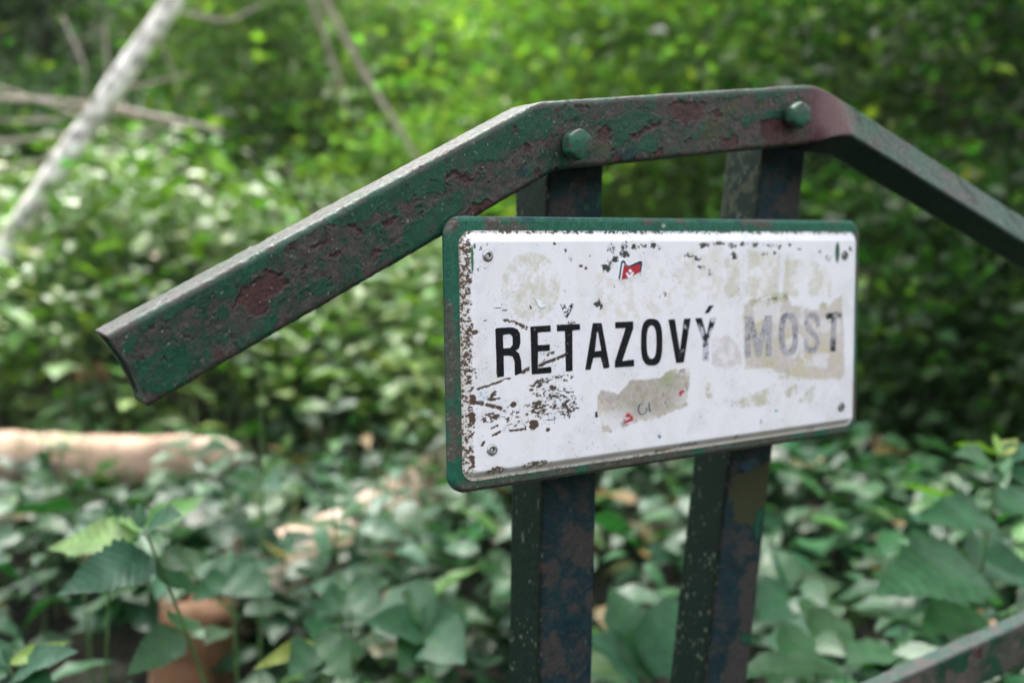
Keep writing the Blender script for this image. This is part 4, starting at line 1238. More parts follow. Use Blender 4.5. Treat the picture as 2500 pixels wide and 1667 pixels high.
# ---- ground cover ---------------------------------------------------
def cover(n, y0, y1, hmin, hmax, leafL, tmpl, per, col, dens_pow=1.6, xlim=None, seed=0, yellow=0.15, hl=None):
    u = rng.random(n)
    y = y0 + (y1 - y0) * u ** (1 / dens_pow)
    x = (rng.random(n) * 2 - 1) * (0.60 * y + 0.7)
    if xlim: 
        k = (x > xlim[0] * y) & (x < xlim[1] * y); x, y = x[k], y[k]
    n = len(x)
    P = np.stack([x, y, np.zeros(n)], 1)
    patch = fbm(P, 0.9, 3, 720 + seed)
    if seed == 6: patch = patch + 0.25 * rng.normal(0, 1, n)
    h = hmin + (hmax - hmin) * np.clip(0.5 + (1.4 if y0 < 3 else 0.8) * patch + 0.22 * rng.normal(0, 1, n), 0, 1)
    if hl is not None: h = h * hl(x, y)
    z0 = terrain(x, y)
    lim = CAMH - 0.250 * y - z0 + 0.05 * np.clip(rng.normal(0, 2, n), -2, 3)      # low herbs in front of the pink log
    m_ = (x < -0.18 * y) & (y < 3.45)
    h = np.where(m_, np.clip(np.minimum(h, lim), 0.10, None), h)
    keep = ~((np.abs(x + 0.345 * y) < 0.10 + 0.02 * y) & (y > 1.5) & (y < 2.1) & (rng.random(n) < 0.85)) & (patch > (-0.27 if y0 < 3 else -0.30 if seed == 6 else -0.8)) & ~((x < -0.30 * y) & (y < 2.1) & (rng.random(n) < 0.6))
    x, y, z0, h = x[keep], y[keep], z0[keep], h[keep]; n = len(x)
    top = np.stack([x + rng.normal(0, .03, n), y + rng.normal(0, .03, n), z0 + h], 1)
    base = np.stack([x, y, z0], 1)
    out = [sticks(base, top, np.full(n, 0.0016), LG * 0.9)]
    h0 = rng.random(n) * 2 * math.pi
    for k in range(per):
        m = rng.random(n) < 0.9
        hd = (h0 + 2 * math.pi * k / per + rng.normal(0, .25, n))[m]
        p = top[m] - np.array([0, 0, 1]) * (rng.random(m.sum()) * h[m] * 0.28)[:, None]
        st_ = 0.25 * leafL
        p = p + np.stack([np.cos(hd) * st_, np.sin(hd) * st_, np.zeros(m.sum())], 1)
        mm = m.sum()
        cc = np.tile(col, (mm, 1)); ye = rng.random(mm) < np.clip(yellow * (1 + 2.2 * fbm(np.stack([p[:, 0], p[:, 1], np.zeros(mm)], 1), 0.8, 2, 741)), 0, 1)
        cc[ye] = YG * 0.9 if y0 > 3 else np.array((0.022, 0.075, 0.014))
        dd_ = rng.random(mm) < (0.03 if y0 < 3 else 0.0)
        cc[dd_] = np.array((0.13, 0.095, 0.04))
        out.append(leaves(tmpl, p, hd, rng.normal(0.02, .24, mm), rng.normal(0, .24, mm), leafL * np.exp(rng.normal(0, .32, mm)),
                          droop=np.abs(rng.normal(.22, .12, mm)), fold=rng.normal(.22, .1, mm), wide=rng.uniform(.85, 1.25, mm), col=cc, var=.32 if y0 < 3 else .2))
    return merge(out)

left_tall = lambda x, y: 1 + 0.9 * np.clip((-x / np.maximum(y, .5) + 0.12) * 2.2, 0, 1) * np.clip((y - 2.6) / 2, 0, 1)
V1, F1, C1 = cover(1150, 1.15, 4.2, 0.28, 0.60, 0.100, OVATE, 6, LG, seed=1, hl=left_tall)
tag(mesh_obj('ground_cover', V1, F1, M_leaf, None, C1), 'broad leaved woodland herbs covering the ground around the posts', 'ground cover', kind='stuff')
V1, F1, C1 = cover(200, 1.9, 3.2, 0.34, 0.56, 0.095, OVATE, 6, LG * 1.1, seed=8, xlim=(-0.20, 0.14))
tag(mesh_obj('herb_patch', V1, F1, M_leaf, None, C1), 'broad leaved herbs filling the ground behind the near post', 'ground cover', kind='stuff')
n = 420      # bare flowering stalks and grass standing out of the bank
yy = rng.uniform(2.6, 7.0, n); xx = yy * rng.uniform(-0.6, 0.06, n)
z0 = terrain(xx, yy)
a_ = np.stack([xx, yy, z0 + .2], 1); b_2 = a_ + np.stack([rng.normal(0, .10, n), rng.normal(0, .08, n), rng.uniform(.35, .85, n) * (0.55 + 0.45 * (yy > 3.5))], 1)
V1, F1, C1 = sticks(a_, b_2, np.full(n, .0028), np.array((.14, .19, .07)))
tag(mesh_obj('dry_stalks', V1, F1, M_stem, None, C1), 'thin pale stalks standing in the nettles on the bank', 'grass', kind='stuff')
V1, F1, C1 = cover(110, 1.45, 2.5, 0.42, 0.62, 0.095, OVATE, 5, LG * 1.1, seed=4, xlim=(-0.42, -0.02))
tag(mesh_obj('herb_layer', V1, F1, M_leaf, None, C1), 'leafy herbs growing over the brown log', 'ground cover', kind='stuff')
V1, F1, C1 = cover(2300, 3.45, 6.2, 0.30, 0.85, 0.082, SIMPLE, 7, TG * 1.9, seed=6, yellow=0.6, xlim=(-0.7, 0.12))
tag(mesh_obj('nettle_bed', V1, F1, M_leaf, None, C1), 'sunny yellow green nettles on the bank left of the sign', 'undergrowth', kind='stuff')
V1, F1, C1 = cover(6500, 3.6, 10.5, 0.34, 0.66, 0.078, SIMPLE, 6, TG * 1.7, seed=2, yellow=0.5, hl=left_tall, dens_pow=1.3)
tag(mesh_obj('undergrowth', V1, F1, M_leaf, None, C1), 'low green nettles and herbs further back under the trees', 'undergrowth', kind='stuff')

# ---- trees and shrubs -------------------------------------------------
def crown_leaves(c, rad, n, size, col, clumps, tmpl=RHOMB, tight=0.33, seed=0, var=0.2, up=0.35, yel=0.2, cut=None):
    r = np.random.default_rng(seed)
    d = r.normal(0, 1, (clumps, 3)); d /= np.linalg.norm(d, axis=1)[:, None]
    cc = np.asarray(c) + d * np.asarray(rad) * (r.random(clumps) ** 0.45)[:, None]
    csz = r.uniform(0.5, 1.3, clumps)
    k = r.integers(0, clumps, n)
    p = cc[k] + r.normal(0, 1, (n, 3)) * (np.mean(rad) * tight * csz[k])[:, None] * np.array([1, 1, 0.55])
    if cut is not None:
        p = p[cut(p)]; 
    n = len(p)
    yv = r.random(n) < yel
    cl = np.tile(col, (n, 1)); cl[yv] = YG * 0.9
    return leaves(tmpl, p, r.random(n) * 2 * math.pi, r.normal(-0.15, .4, n), r.normal(0, .5, n), size * np.exp(r.normal(0, .25, n)), droop=.2, fold=.2, col=cl, var=var)

def bark_col(base, seed):
    def f(V, s, N):
        c = np.tile(np.array(base), (len(V), 1)) * (1 + 0.35 * fbm(V * np.array((1, 1, 0.4)), 0.05, 3, seed))[:, None]
        return mixc(c, np.array((0.03, 0.04, 0.02)), sstep(0.15, 0.5, fbm(V, 0.3, 3, seed + 4)) * 0.5)
    return f

def tree(name, label, cat, px, depth, ctr_px, rad, n, size, col, clumps, trunk_r=0.06, bark=(0.06, 0.05, 0.04), seed=0, group='trees and shrubs behind the railing', yel=0.2, tmpl=RHOMB, stems=1, up=None):
    g = at(px[0], px[1], depth); g[2] = float(terrain(np.array([g[0]]), np.array([g[1]]))[0])
    c = at(ctr_px[0], ctr_px[1], depth)
    e = empty(name, g, label, cat, group)
    r = np.random.default_rng(seed)
    zmin = g[2]
    V, F, C = crown_leaves(c, rad, n, size, col, clumps, seed=seed, yel=yel, tmpl=tmpl, cut=lambda p: (p[:, 1] > 2.2) & (p[:, 2] > terrain(p[:, 0], p[:, 1]) + 0.05))
    parts = [(V, F, C)]
    mesh_obj('crown', V, F, M_tree, e, C)
    pts, rr_ = [g - np.array([0, 0, .1])], [trunk_r * 1.3]
    for k in range(1, 6):
        t = k / 5
        pts.append(g + (c + np.array([0, 0, rad[2] * 0.6]) - g) * t + r.normal(0, .05, 3) * depth * 0.12)
        rr_.append(trunk_r * (1 - 0.75 * t))
    tube(pts, rr_, 10, 'trunk', M_bark, e, bark_col(bark, seed), wob=0.12, seed=seed)
    # limbs
    for k in range(5):
        t = r.uniform(.35, .9)
        a = pts[0] + (pts[-1] - pts[0]) * t
        d = r.normal(0, 1, 3) * np.array([1, 1, .4]) + np.array([0, 0, .5])
        b = a + d * np.array(rad) * 0.55
        tube([a, (a + b) / 2 + r.normal(0, .04, 3), b], [trunk_r * .45, trunk_r * .3, trunk_r * .1], 6, 'limb', M_bark, e, bark_col(bark, seed + k), step=0.15)
    return e

TREES = [  # leaf colours hold light: glow and haze paled in, shaded foliage darkened
    # label, category, ground px, depth, crown centre px, radii, n, leaf size, colour, clumps
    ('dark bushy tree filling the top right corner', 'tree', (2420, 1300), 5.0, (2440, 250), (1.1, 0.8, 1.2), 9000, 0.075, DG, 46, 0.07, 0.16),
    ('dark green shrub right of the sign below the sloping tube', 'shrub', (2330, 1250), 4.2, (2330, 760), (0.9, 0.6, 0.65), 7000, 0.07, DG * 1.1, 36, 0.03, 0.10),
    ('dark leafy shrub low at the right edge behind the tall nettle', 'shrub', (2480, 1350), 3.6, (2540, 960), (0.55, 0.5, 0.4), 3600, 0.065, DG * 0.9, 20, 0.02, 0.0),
    ('mid green tree with light leaves above the far bolt', 'tree', (1900, 1150), 6.5, (1930, 120), (1.3, 0.8, 1.1), 8000, 0.085, TG, 40, 0.06, 0.35),
    ('bright yellow green tree above the middle of the tube', 'tree', (1500, 1050), 7.5, (1440, 90), (1.5, 0.9, 1.1), 9500, 0.085, YG * 1.6, 40, 0.07, 0.6),
    ('bright bush seen through the gap between the two posts', 'shrub', (1600, 1050), 6.8, (1560, 470), (1.0, 0.7, 0.7), 6000, 0.075, YG * 1.4, 30, 0.035, 0.5),
    ('green bush seen under the sloping tube right of the posts', 'shrub', (2080, 1080), 6.0, (2060, 480), (0.8, 0.7, 0.6), 4500, 0.075, TG * 0.9, 26, 0.03, 0.3),
    ('soft pale green tree left of the bend in the tube', 'tree', (1080, 950), 9.5, (1010, 150), (1.5, 1.0, 1.3), 9000, 0.085, np.array((0.115, 0.185, 0.075)), 44, 0.07, 0.5),
    ('bright low bush touching the sloping tube from behind', 'shrub', (960, 900), 7.5, (960, 480), (1.0, 0.8, 0.55), 6000, 0.075, np.array((0.13, 0.24, 0.06)), 30, 0.03, 0.45),
    ('green tree between the leaning pale trunk and the thin stems', 'tree', (650, 850), 8.5, (600, 60), (1.2, 0.9, 0.9), 6500, 0.085, TG * 1.4, 40, 0.06, 0.3),
    ('olive green shrub below the thin leaning stems', 'shrub', (700, 860), 8.0, (700, 340), (1.1, 0.8, 0.5), 5000, 0.08, TG * 0.75, 34, 0.03, 0.15),
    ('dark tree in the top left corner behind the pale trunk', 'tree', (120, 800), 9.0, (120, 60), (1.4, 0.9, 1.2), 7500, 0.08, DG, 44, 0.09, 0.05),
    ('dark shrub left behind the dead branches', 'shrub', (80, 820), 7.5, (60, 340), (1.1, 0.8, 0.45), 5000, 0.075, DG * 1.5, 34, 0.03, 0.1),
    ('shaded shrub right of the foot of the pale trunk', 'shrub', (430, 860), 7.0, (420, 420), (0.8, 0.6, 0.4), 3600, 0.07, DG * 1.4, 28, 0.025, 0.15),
]
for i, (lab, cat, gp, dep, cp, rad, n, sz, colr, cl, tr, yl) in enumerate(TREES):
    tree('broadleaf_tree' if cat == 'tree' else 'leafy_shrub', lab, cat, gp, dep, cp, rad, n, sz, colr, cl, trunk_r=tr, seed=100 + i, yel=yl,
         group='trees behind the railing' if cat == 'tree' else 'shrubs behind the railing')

# woods beyond, one mass of foliage on the rising ground
r = np.random.default_rng(5)
n = 75000
y = 10.5 + 16 * r.random(n) ** 1.4
x = (r.random(n) * 2 - 1) * (0.62 * y + 1)
P = np.stack([x * 0.5, y * 0.5, np.zeros(n)], 1)
hh = r.random(n) ** 1.2 * (2.6 + 2.2 * fbm(P, 1.0, 3, 800)) * 1.3
Pn = np.stack([x, y, hh], 1)
k = fbm(Pn, 0.9, 3, 801) > -0.05
x, y, hh = x[k], y[k], hh[k]
P = np.stack([x, y, terrain(x, y) + hh], 1)
n = len(P)
cl = TG[None, :] * (1.0 + 0.7 * fbm(np.stack([x, y, hh], 1), 2.5, 2, 803))[:, None]
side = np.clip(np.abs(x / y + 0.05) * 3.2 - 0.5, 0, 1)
cl = cl * (2.2 - 1.8 * side)[:, None]  # light painted into the leaves: brighter mid-view, darker to the sides
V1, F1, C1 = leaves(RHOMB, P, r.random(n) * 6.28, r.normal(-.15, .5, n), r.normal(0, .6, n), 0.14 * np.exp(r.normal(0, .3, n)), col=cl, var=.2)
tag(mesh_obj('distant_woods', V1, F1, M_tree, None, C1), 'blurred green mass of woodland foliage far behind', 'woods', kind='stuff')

# unseen foliage ring added behind the viewpoint and at the sides to block light
r = np.random.default_rng(9)
n = 16000
a = r.uniform(-math.pi * 0.72, math.pi * 0.72, n) - math.pi / 2
q = 8.5 + 7 * r.random(n)
x, y = q * np.cos(a), q * np.sin(a)
hh = r.random(n) ** 0.8 * (1.6 + 4.5 * np.clip(np.abs(np.sin(a + math.pi / 2)) * 1.3 - 0.3, 0, 1))
k = (fbm(np.stack([x, y, hh], 1), 1.6, 3, 811) > -0.22)
x, y, hh = x[k], y[k], hh[k]; n = len(x)
P = np.stack([x, y, terrain(x, y) + hh], 1)
V1, F1, C1 = leaves(RHOMB, P, r.random(n) * 6.28, r.normal(-.15, .5, n), r.normal(0, .6, n), 0.42 * np.exp(r.normal(0, .3, n)), col=TG * 0.9, var=.35)
tag(mesh_obj('added_foliage_ring', V1, F1, M_tree, None, C1), 'unseen foliage ring added around the viewpoint to block low light', 'woods', kind='stuff')

# unseen leaf layer added over the railing to shade it; the sky is open towards the viewer
r = np.random.default_rng(21)
n = 15000
x = r.uniform(-9, 10, n); y = r.uniform(-0.5, 16, n); z = r.uniform(5.2, 8.5, n) + 0.12 * np.maximum(0, y - 8)
dn = fbm(np.stack([x, y, z * 0.5], 1), 2.2, 3, 850) + 0.10 * np.clip(x, -3, 4) / 3 - 0.45 * np.exp(-((x + 1.6) / 2.8) ** 2 - ((y - 7.5) / 3.4) ** 2) + 0.1
k = dn > -0.05
P = np.stack([x, y, z], 1)[k]; n = len(P)
V1, F1, C1 = leaves(RHOMB, P, r.random(n) * 6.28, r.normal(-.1, .35, n), r.normal(0, .35, n), 0.36 * np.exp(r.normal(0, .25, n)), col=TG * 1.2, var=.25)
tag(mesh_obj('added_shade_canopy', V1, F1, M_tree, None, C1), 'unseen leaf layer added overhead to shade the scene', 'woods', kind='stuff')

# ---- dead wood -------------------------------------------------------
def wood_col(base, patch, seed, knots=0.3):
    def f(V, s, N):
        c = np.tile(np.array(base), (len(V), 1)) * (1 + 0.2 * fbm(V, 0.08, 3, seed))[:, None]
        c = mixc(c, np.array(patch), sstep(0.05, 0.4, fbm(V, 0.16, 4, seed + 3)) * 0.8)
        return c * (1 - knots * sstep(0.3, 0.5, fbm(V, 0.05, 3, seed + 6)))[:, None]
    return f

def log(name, label, cat, pts, rads, colf, nseg=28, wob=0.08, seed=0, group=None):
    P = [at(*p) for p in pts]
    o = tube(P, rads, nseg, name, M_bark, None, colf, wob=wob, seed=seed)
    return tag(o, label, cat, group)

def trunk_col(V, s, N):
    c = np.tile(np.array((0.88, 0.79, 0.77)), (len(V), 1)) * (1 + 0.25 * fbm(V, 0.10, 4, 901))[:, None]
    c = mixc(c, np.array((0.30, 0.25, 0.23)), sstep(0.12, 0.24, fbm(V * np.array((1, 1, 1.6)), 0.07, 5, 903, 0.65)) * 0.75)
    c = mixc(c, np.array((0.12, 0.13, 0.08)), sstep(0.22, 0.34, fbm(V, 0.22, 4, 906)) * 0.7)
    return c * (1 - 0.7 * sstep(0.22, 0.3, fbm(V, 0.05, 2, 908)))[:, None]
log('dead_tree', 'bare pale dead trunk leaning across the top left', 'dead tree', [(560, -210, 4.7), (425, 0, 4.7), (330, 140, 4.7), (234, 276, 4.65), (150, 400, 4.6), (85, 500, 4.6), (-20, 660, 4.55)], [.042, .045, .048, .050, .052, .054, .056],
    trunk_col, seed=900, wob=.16, nseg=40)
log('fallen_log', 'barkless pinkish log lying horizontally at the left edge', 'log', [(-420, 1112, 3.3), (-150, 1117, 3.3), (150, 1122, 3.3), (330, 1128, 3.3), (470, 1120, 3.32), (545, 1112, 3.35), (585, 1108, 3.37)], [.094, .092, .090, .088, .078, .060, .03],
    wood_col((0.40, 0.26, 0.185), (0.60, 0.47, 0.40), 910, 0.5), seed=910, wob=.2)
log('fallen_log', 'pale barkless log half hidden by leaves, running from the stump towards the sign', 'log', [(500, 1525, 2.35), (640, 1420, 2.5), (860, 1325, 2.95), (1060, 1180, 3.7), (1180, 1120, 4.2)], [.115, .115, .11, .12, .12],
    wood_col((0.46, 0.33, 0.26), (0.68, 0.56, 0.50), 920, 0.5), seed=920)
g = at(455, 1560, 2.05)
tube([np.array([g[0], g[1], 0.0]), np.array([g[0] + .005, g[1], 0.25]), np.array([g[0] + .03, g[1], 0.47])], [.130, .105, .080], 30, 'tree_stump', M_bark, None,
     wood_col((0.14, 0.068, 0.034), (0.20, 0.12, 0.075), 925, 0.6), wob=.34, seed=925, step=.015)
tag(bpy.data.objects['tree_stump'], 'orange brown broken stump low in the bottom left behind the big nettle', 'stump')
log('broken_log', 'small orange brown log just below the left end of the tube', 'log', [(190, 930, 4.4), (260, 915, 4.4), (350, 900, 4.4)], [.05, .06, .045],
    wood_col((0.30, 0.14, 0.07), (0.40, 0.26, 0.18), 930, 0.3), seed=930)
BR = [((-60, 236, 5.6), (120, 246, 5.5), (300, 262, 5.3), .016, 'long grey dead branch passing behind the pale trunk'),
      ((255, 262, 4.95), (400, 292, 4.9), (540, 318, 4.9), .021, 'thick stub of branch right of the pale trunk'),
      ((-60, 352, 5.4), (110, 338, 5.3), (260, 305, 5.2), .012, 'thin dead branch left of the trunk, rising to the right'),
      ((-60, 290, 5.5), (130, 300, 5.5), (330, 205, 5.4), .009, 'crooked twig crossing behind the pale trunk'),
      ((240, 230, 5.3), (360, 205, 5.3), (470, 180, 5.3), .008, 'thin upward twig right of the trunk'),
      ((-50, 420, 5.1), (90, 400, 5.1), (200, 350, 5.1), .010, 'lowest dead twig at the left edge'),
      ((440, 30, 5.3), (560, 55, 5.3), (640, 10, 5.4), .010, 'short twig at the top of the pale trunk'),
      ((255, 60, 5.8), (262, 170, 5.8), (275, 300, 5.8), .010, 'thin upright stem left of the pale trunk'),
      ((390, 100, 5.6), (430, 190, 5.6), (440, 260, 5.6), .006, 'fine drooping twig beside the pale trunk'),
      ((-40, 200, 5.0), (150, 262, 5.0), (330, 345, 5.0), .007, 'twig slanting down behind the pale trunk'),
      ((60, 455, 4.9), (190, 330, 4.9), (300, 255, 4.9), .006, 'thin twig crossing up over the trunk foot'),
      ((300, 250, 4.9), (420, 400, 4.9), (560, 505, 4.9), .006, 'long drooping twig right of the trunk'),
      ((150, 40, 5.7), (210, 160, 5.6), (200, 330, 5.6), .008, 'grey upright twig in the dark left of the trunk'),
      ((330, 330, 4.9), (440, 300, 4.9), (560, 330, 4.9), .007, 'lower of two short twigs right of the trunk'),
      ((700, 400, 5.4), (760, 520, 5.4), (830, 640, 5.4), .007, 'pale stem leaning behind the sloping tube'),
      ((530, 390, 5.9), (575, 450, 5.8), (610, 520, 5.8), .009, 'short slanting stem above the sunny herbs')]
for i, (a, b, c, rd, lab) in enumerate(BR):
    log('dead_branch', lab, 'branch', [a, b, c], [rd, rd * .85, rd * .5], wood_col((0.34, 0.27, 0.25), (0.22, 0.18, 0.16), 940 + i), nseg=8, wob=.15, seed=940 + i, group='dead branches around the pale trunk')
log('dead_sapling', 'long thin bare stem slanting down to the tube, right one of two', 'sapling', [(760, -60, 5.6), (830, 70, 5.6), (900, 200, 5.6), (985, 330, 5.6), (1080, 500, 5.7)], [.020, .020, .018, .014, .010], wood_col((0.38, 0.31, 0.26), (0.26, 0.21, 0.17), 960), nseg=10, seed=960)
log('dead_sapling', 'shorter thin bare stem left of the long slanting one', 'sapling', [(735, -60, 6.0), (790, 80, 6.0), (830, 200, 6.0), (850, 290, 6.0)], [.018, .016, .013, .008], wood_col((0.33, 0.27, 0.22), (0.2, 0.17, 0.13), 961), nseg=10, seed=961)
log('slim_tree', 'slim brown trunk seen between the two posts', 'tree', [(1700, 1000, 8.0), (1715, 700, 8.0), (1700, 400, 8.0), (1690, 100, 8.0), (1660, -200, 8.0)], [.05, .045, .04, .036, .03], wood_col((0.14, 0.11, 0.09), (0.08, 0.07, 0.05), 962), nseg=10, seed=962)

# ---- single plants close to the railing --------------------------------
def herb(name, label, cat, top, base, leafs, stem_r=0.0025, col=LG * 1.15, colstem=(0.07, 0.13, 0.04), group=None, depth_base=None, tmpl=NETTLE):
    """top/base (px,py,depth); leafs: (start px, tip px, start depth, tip depth, roll, width)"""
    T = at(*top); B = at(*base)
    # carry the stem on down to the soil
    d = (B - T); k = 0
    gz = float(terrain(np.array([B[0]]), np.array([B[1]]))[0])
    G = B.copy()
    if B[2] > gz: G = B + d / abs(d[2]) * (B[2] - gz)
    e = empty(name, G, label, cat, group)
    tube([G, B, (B + T) / 2 + np.array([.004, 0, 0]), T], [stem_r * 1.3, stem_r * 1.2, stem_r, stem_r * .7], 8, 'stem', M_stem, e, lambda V, s, N: np.tile(np.array(colstem), (len(V), 1)) * (1 + .2 * fbm(V, .02, 2, 3))[:, None], step=.02)
    for lf in leafs:
        (s, t, ds, dt, roll, w) = lf[:6]
        cc = np.array(lf[6]) if len(lf) > 6 else col
        S_, E_ = at(s[0], s[1], ds), at(t[0], t[1], dt)
        v = E_ - S_
        L = np.linalg.norm(v)
        hd = math.atan2(v[1], v[0]); pt = math.asin(v[2] / L)
        dr = 0.16
        if tmpl is not SIMPLE and len(lf) < 7:      # blades hang with their upper side turned to the light on the path
            roll = (abs(roll) * 0.5 + 0.50) * (1 if t[0] > s[0] else -1)
        V, F, C = leaves(tmpl, S_[None], np.array([hd]), np.array([pt + 0.12]), np.array([roll]), L, droop=dr, fold=.22, wide=w, col=cc, var=0.05)
        # fine vein corrugation
        tt_ = np.tile(tmpl[0], 1)
        mesh_obj('leaf', V, F, M_leaf, e, C)
    return e

herb('nettle', 'tall nettle left of centre with a big drooping serrated leaf', 'plant', (351, 1290, 1.36), (500, 1667, 1.40), [
    ((372, 1360, 1.36), (158, 1455, 1.24), 1.36, 1.24, 0.35, 1.0), ((340, 1318, 1.36), (100, 1340, 1.42), 1.36, 1.42, -0.5, .8, YG), ((360, 1290, 1.36), (510, 1212, 1.44), 1.36, 1.44, .55, .75, YG), ((352, 1300, 1.36), (425, 1262, 1.28), 1.36, 1.28, .3, 1.0),
    ((348, 1290, 1.36), (330, 1225, 1.38), 1.36, 1.38, .2, .8), ((345, 1300, 1.36), (285, 1260, 1.42), 1.36, 1.42, .2, .8, YG), ((372, 1375, 1.37), (240, 1440, 1.30), 1.37, 1.30, .2, .9),
    ((375, 1400, 1.37), (500, 1445, 1.45), 1.37, 1.45, .3, 1.15), ((395, 1380, 1.37), (520, 1355, 1.45), 1.37, 1.45, -.2, 1.0), ((445, 1545, 1.38), (320, 1650, 1.30), 1.38, 1.30, .25, 1.2), ((440, 1540, 1.38), (465, 1500, 1.48), 1.38, 1.48, 0, 1.0)] , group='nettles near the railing')
herb('nettle', 'nettle in the bottom left corner with bright edged leaves', 'plant', (21, 1625, 1.30), (60, 1720, 1.31), [
    ((25, 1620, 1.30), (170, 1568, 1.34), 1.30, 1.34, .5, .7, YG), ((40, 1640, 1.30), (175, 1595, 1.26), 1.30, 1.26, .2, .9), ((20, 1625, 1.30), (-60, 1560, 1.34), 1.30, 1.34, .3, .9), ((20, 1622, 1.30), (60, 1555, 1.36), 1.30, 1.36, .2, .9), ((30, 1650, 1.30), (130, 1700, 1.24), 1.30, 1.24, .2, .9), ((15, 1630, 1.30), (-60, 1680, 1.25), 1.30, 1.25, .2, .9)], group='nettles near the railing')
herb('nettle', 'tall nettle at the right edge with a pale horizontal leaf', 'plant', (2440, 1105, 1.62), (2367, 1534, 1.66), [
    ((2425, 1130, 1.62), (2345, 1112, 1.55), 1.62, 1.55, .2, .95), ((2440, 1110, 1.62), (2340, 1083, 1.72), 1.62, 1.72, .6, .6, YG), ((2440, 1110, 1.62), (2430, 1055, 1.66), 1.62, 1.66, .3, .6, YG), ((2440, 1112, 1.62), (2490, 1070, 1.68), 1.62, 1.68, .3, .6, YG), ((2445, 1120, 1.62), (2530, 1090, 1.66), 1.62, 1.66, .3, .8),
    ((2435, 1130, 1.62), (2445, 1190, 1.54), 1.62, 1.54, .2, 1.1), ((2450, 1150, 1.62), (2560, 1180, 1.6), 1.62, 1.6, .2, 1.0), ((2416, 1262, 1.62), (2265, 1275, 1.52), 1.62, 1.52, .15, .95), ((2425, 1240, 1.63), (2560, 1215, 1.70), 1.63, 1.70, -.2, .8), ((2400, 1340, 1.64), (2530, 1420, 1.6), 1.64, 1.6, .2, 1.1),
    ((2385, 1390, 1.65), (2170, 1450, 1.50), 1.65, 1.50, .1, 1.1), ((2390, 1400, 1.65), (2480, 1340, 1.8), 1.65, 1.8, .3, 1.1), ((2375, 1480, 1.66), (2270, 1545, 1.55), 1.66, 1.55, .2, 1.2), ((2380, 1240, 1.7), (2200, 1180, 1.8), 1.7, 1.8, .7, .5, YG)], group='nettles near the railing')
herb('nettle', 'nettle standing right of the big drooping one', 'plant', (560, 1400, 1.75), (575, 1600, 1.75), [
    ((560, 1402, 1.75), (460, 1385, 1.8), 1.75, 1.8, .2, 1.0), ((562, 1400, 1.75), (680, 1375, 1.8), 1.75, 1.8, .2, 1.0), ((560, 1405, 1.75), (480, 1470, 1.66), 1.75, 1.66, .3, 1.05), ((562, 1405, 1.75), (650, 1460, 1.66), 1.75, 1.66, .3, 1.05), ((560, 1400, 1.75), (556, 1340, 1.8), 1.75, 1.8, .1, .9)], group='nettles near the railing')
herb('nettle', 'nettle between the near post and the pale log', 'plant', (850, 1440, 1.8), (860, 1620, 1.8), [
    ((850, 1442, 1.8), (750, 1430, 1.85), 1.8, 1.85, .2, 1.0), ((852, 1440, 1.8), (960, 1420, 1.85), 1.8, 1.85, .2, 1.0), ((850, 1445, 1.8), (780, 1510, 1.7), 1.8, 1.7, .3, 1.05), ((852, 1445, 1.8), (930, 1500, 1.7), 1.8, 1.7, .3, 1.05)], group='nettles near the railing')
BIG = template([(0, 0.02), (.05, .20), (.15, .33), (.3, .40), (.45, .38), (.6, .31), (.75, .2), (.9, .08), (1, 0)])
herb('broad_leaf_plant', 'plant with one very large upright leaf between the posts', 'plant', (1585, 1640, 1.70), (1570, 1720, 1.68), [
    ((1590, 1660, 1.66), (1500, 1428, 1.80), 1.66, 1.80, .25, 1.05, LG * 1.0), ((1600, 1650, 1.66), (1670, 1455, 1.8), 1.66, 1.8, -.4, .9), ((1560, 1660, 1.66), (1440, 1560, 1.6), 1.66, 1.6, .3, 1.0)], tmpl=BIG)
herb('broad_leaf_plant', 'cluster of wide smooth leaves left of the near post', 'plant', (1040, 1540, 1.62), (1060, 1700, 1.62), [
    ((1040, 1540, 1.62), (930, 1440, 1.75), 1.62, 1.75, .3, .95), ((1040, 1540, 1.62), (1150, 1500, 1.70), 1.62, 1.70, -.3, .95), ((1030, 1545, 1.62), (900, 1520, 1.55), 1.62, 1.55, .2, .9), ((1045, 1548, 1.62), (1120, 1620, 1.50), 1.62, 1.50, .1, .95), ((1035, 1548, 1.62), (985, 1640, 1.52), 1.62, 1.52, .2, .95), ((1040, 1540, 1.62), (1060, 1450, 1.78), 1.62, 1.78, 0, .95)], tmpl=BIG)
herb('broad_leaf_plant', 'group of wide leaves just right of the far post', 'plant', (1930, 1440, 1.95), (1930, 1640, 1.95), [
    ((1930, 1440, 1.95), (1860, 1340, 2.05), 1.95, 2.05, .3, .95), ((1930, 1440, 1.95), (2060, 1430, 1.95), 1.95, 1.95, -.2, .95), ((1930, 1445, 1.95), (1870, 1520, 1.82), 1.95, 1.82, .1, .95), ((1935, 1445, 1.95), (2010, 1510, 1.82), 1.95, 1.82, .1, .95), ((1930, 1440, 1.95), (1965, 1350, 2.1), 1.95, 2.1, 0, .9)], tmpl=BIG)
herb('broad_leaf_plant', 'low plant with wide leaves in front of the lower rail end', 'plant', (1990, 1560, 1.62), (1990, 1700, 1.62), [
    ((1980, 1560, 1.62), (1860, 1560, 1.7), 1.62, 1.7, .3, .95), ((1985, 1560, 1.62), (2090, 1520, 1.7), 1.62, 1.70, -.2, .9), ((1985, 1562, 1.62), (1920, 1650, 1.5), 1.62, 1.5, .1, .95), ((1985, 1565, 1.62), (2060, 1600, 1.55), 1.62, 1.55, .1, .9)], tmpl=BIG)
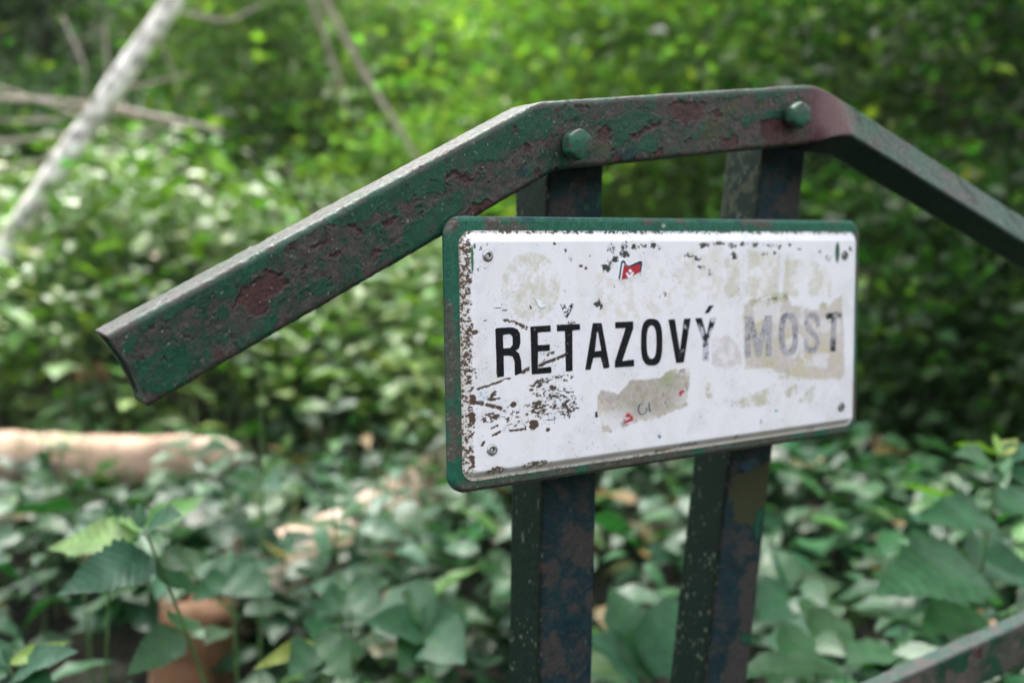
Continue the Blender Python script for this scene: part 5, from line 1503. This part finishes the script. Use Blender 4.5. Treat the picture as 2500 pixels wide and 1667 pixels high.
herb('yellowing_plant', 'plant with one yellow leaf at the bottom', 'plant', (760, 1570, 1.46), (800, 1700, 1.46), [
    ((765, 1568, 1.46), (630, 1640, 1.38), 1.46, 1.38, -.8, .55, (0.26, 0.22, 0.05)), ((765, 1570, 1.46), (900, 1590, 1.5), 1.46, 1.5, .1, 1.1), ((765, 1572, 1.46), (720, 1650, 1.36), 1.46, 1.36, .2, 1.1), ((768, 1570, 1.46), (830, 1520, 1.58), 1.46, 1.58, .2, 1.1), ((770, 1572, 1.46), (850, 1660, 1.38), 1.46, 1.38, .2, 1.2)])
herb('herb', 'slender herb with a star of pale leaves in front of the logs', 'plant', (640, 1170, 2.1), (632, 1600, 2.05), [
    ((640, 1172, 2.1), (560, 1168, 2.0), 2.1, 2.0, .1, .8), ((640, 1172, 2.1), (710, 1175, 2.0), 2.1, 2.0, .1, .8), ((640, 1172, 2.1), (590, 1190, 1.95), 2.1, 1.95, .1, .8), ((640, 1172, 2.1), (670, 1198, 1.95), 2.1, 1.95, .1, .8), ((640, 1170, 2.1), (655, 1158, 2.25), 2.1, 2.25, .1, .8)])

for i, (tp, bt, lab) in enumerate((((632, 740, 1.9), (636, 1500, 1.85), 'tallest thin straight stem left of the sign'), ((812, 1210, 1.7), (830, 1560, 1.68), 'fine stem between the log and the near post'), ((960, 1120, 2.1), (880, 1420, 2.05), 'thin bent stem rising beside the sign corner'),
                               ((120, 1010, 2.2), (110, 1400, 2.15), 'thin stem just left of the lace flower'), ((430, 1150, 2.3), (440, 1500, 2.2), 'thin stem in front of the pink log end'), ((1010, 930, 2.4), (950, 1300, 2.3), 'slanting stem close to the left edge of the sign'),
                               ((270, 1240, 1.5), (262, 1500, 1.5), 'short thin stem beside the big nettle'), ((190, 640, 2.9), (196, 1000, 2.9), 'upright stem below the pale trunk'))):
    herb('thin_stem_plant', lab, 'plant', tp, bt, [((tp[0], tp[1] + 20 + 60 * k, tp[2]), (tp[0] + (46 if k % 2 else -42), tp[1] + 10 + 60 * k + 12, tp[2] - .05), tp[2], tp[2] - .06, .2, .7) for k in range(3)], stem_r=.0016, tmpl=SIMPLE, group='thin stemmed plants')

herb('herb', 'leafy herb standing before the rounded end of the pink log', 'plant', (560, 1090, 2.6), (556, 1400, 2.6), [
    ((560, 1092 + 22 * k, 2.6), (560 + (70 if k % 2 else -66), 1080 + 24 * k + 14, 2.5), 2.6, 2.5 + .1 * (k % 3), .1, .9) for k in range(6)])
# umbel flower
T = at(150, 1120, 2.0); B = at(190, 1290, 2.0)
gz = float(terrain(np.array([B[0]]), np.array([B[1]]))[0]); G = np.array([B[0] + .03, B[1], gz])
um = empty('umbel_flower', G, 'white lace like flower head on a thin stalk before the pink log', 'flower')
tube([G, B, T], [.003, .0028, .002], 7, 'stalk', M_stem, um, lambda V, s, N: np.tile(np.array((.06, .12, .035)), (len(V), 1)), step=.02)
aa, bb, fl = [], [], []
r = np.random.default_rng(12)
for k in range(15):
    a = 2 * math.pi * k / 15; q = .052 * (0.35 + .65 * r.random())
    tip = T + np.array([q * math.cos(a), q * math.sin(a), .042 + r.normal(0, .004)])
    aa.append(T); bb.append(tip)
    for m in range(26):
        fl.append(tip + r.normal(0, 1, 3) * np.array([.006, .006, .002]))
V, F, C = sticks(np.array(aa), np.array(bb), np.full(len(aa), .0008), np.array((.08, .15, .05)))
mesh_obj('rays', V, F, M_stem, um, C)
fl = np.array(fl); n = len(fl)
V, F, C = leaves(RHOMB, fl, r.random(n) * 6.28, r.normal(0, .3, n), r.normal(0, .3, n), .005, col=np.array((.55, .60, .50)), var=.1)
mesh_obj('flower_head', V, F, M_leaf, um, C)

# ---- thin haze box added to pale the background
hb = 60.0
V = np.array([(x, y, z) for z in (-2.5, 34.0) for y in (-34.0, 54.0) for x in (-54.0, 54.0)])
F = np.array([(0, 2, 3, 1), (4, 5, 7, 6), (0, 1, 5, 4), (2, 6, 7, 3), (0, 4, 6, 2), (1, 3, 7, 5)])
M_haze = bpy.data.materials.new('haze'); M_haze.use_nodes = True
nt = M_haze.node_tree; nt.nodes.clear()
pv = nt.nodes.new('ShaderNodeVolumePrincipled'); pv.inputs['Color'].default_value = (0.86, 0.92, 0.88, 1); pv.inputs['Density'].default_value = 0.0009
ou = nt.nodes.new('ShaderNodeOutputMaterial'); nt.links.new(pv.outputs[0], ou.inputs['Volume'])
tag(mesh_obj('haze', V, F, M_haze, smooth=False), kind='stuff')
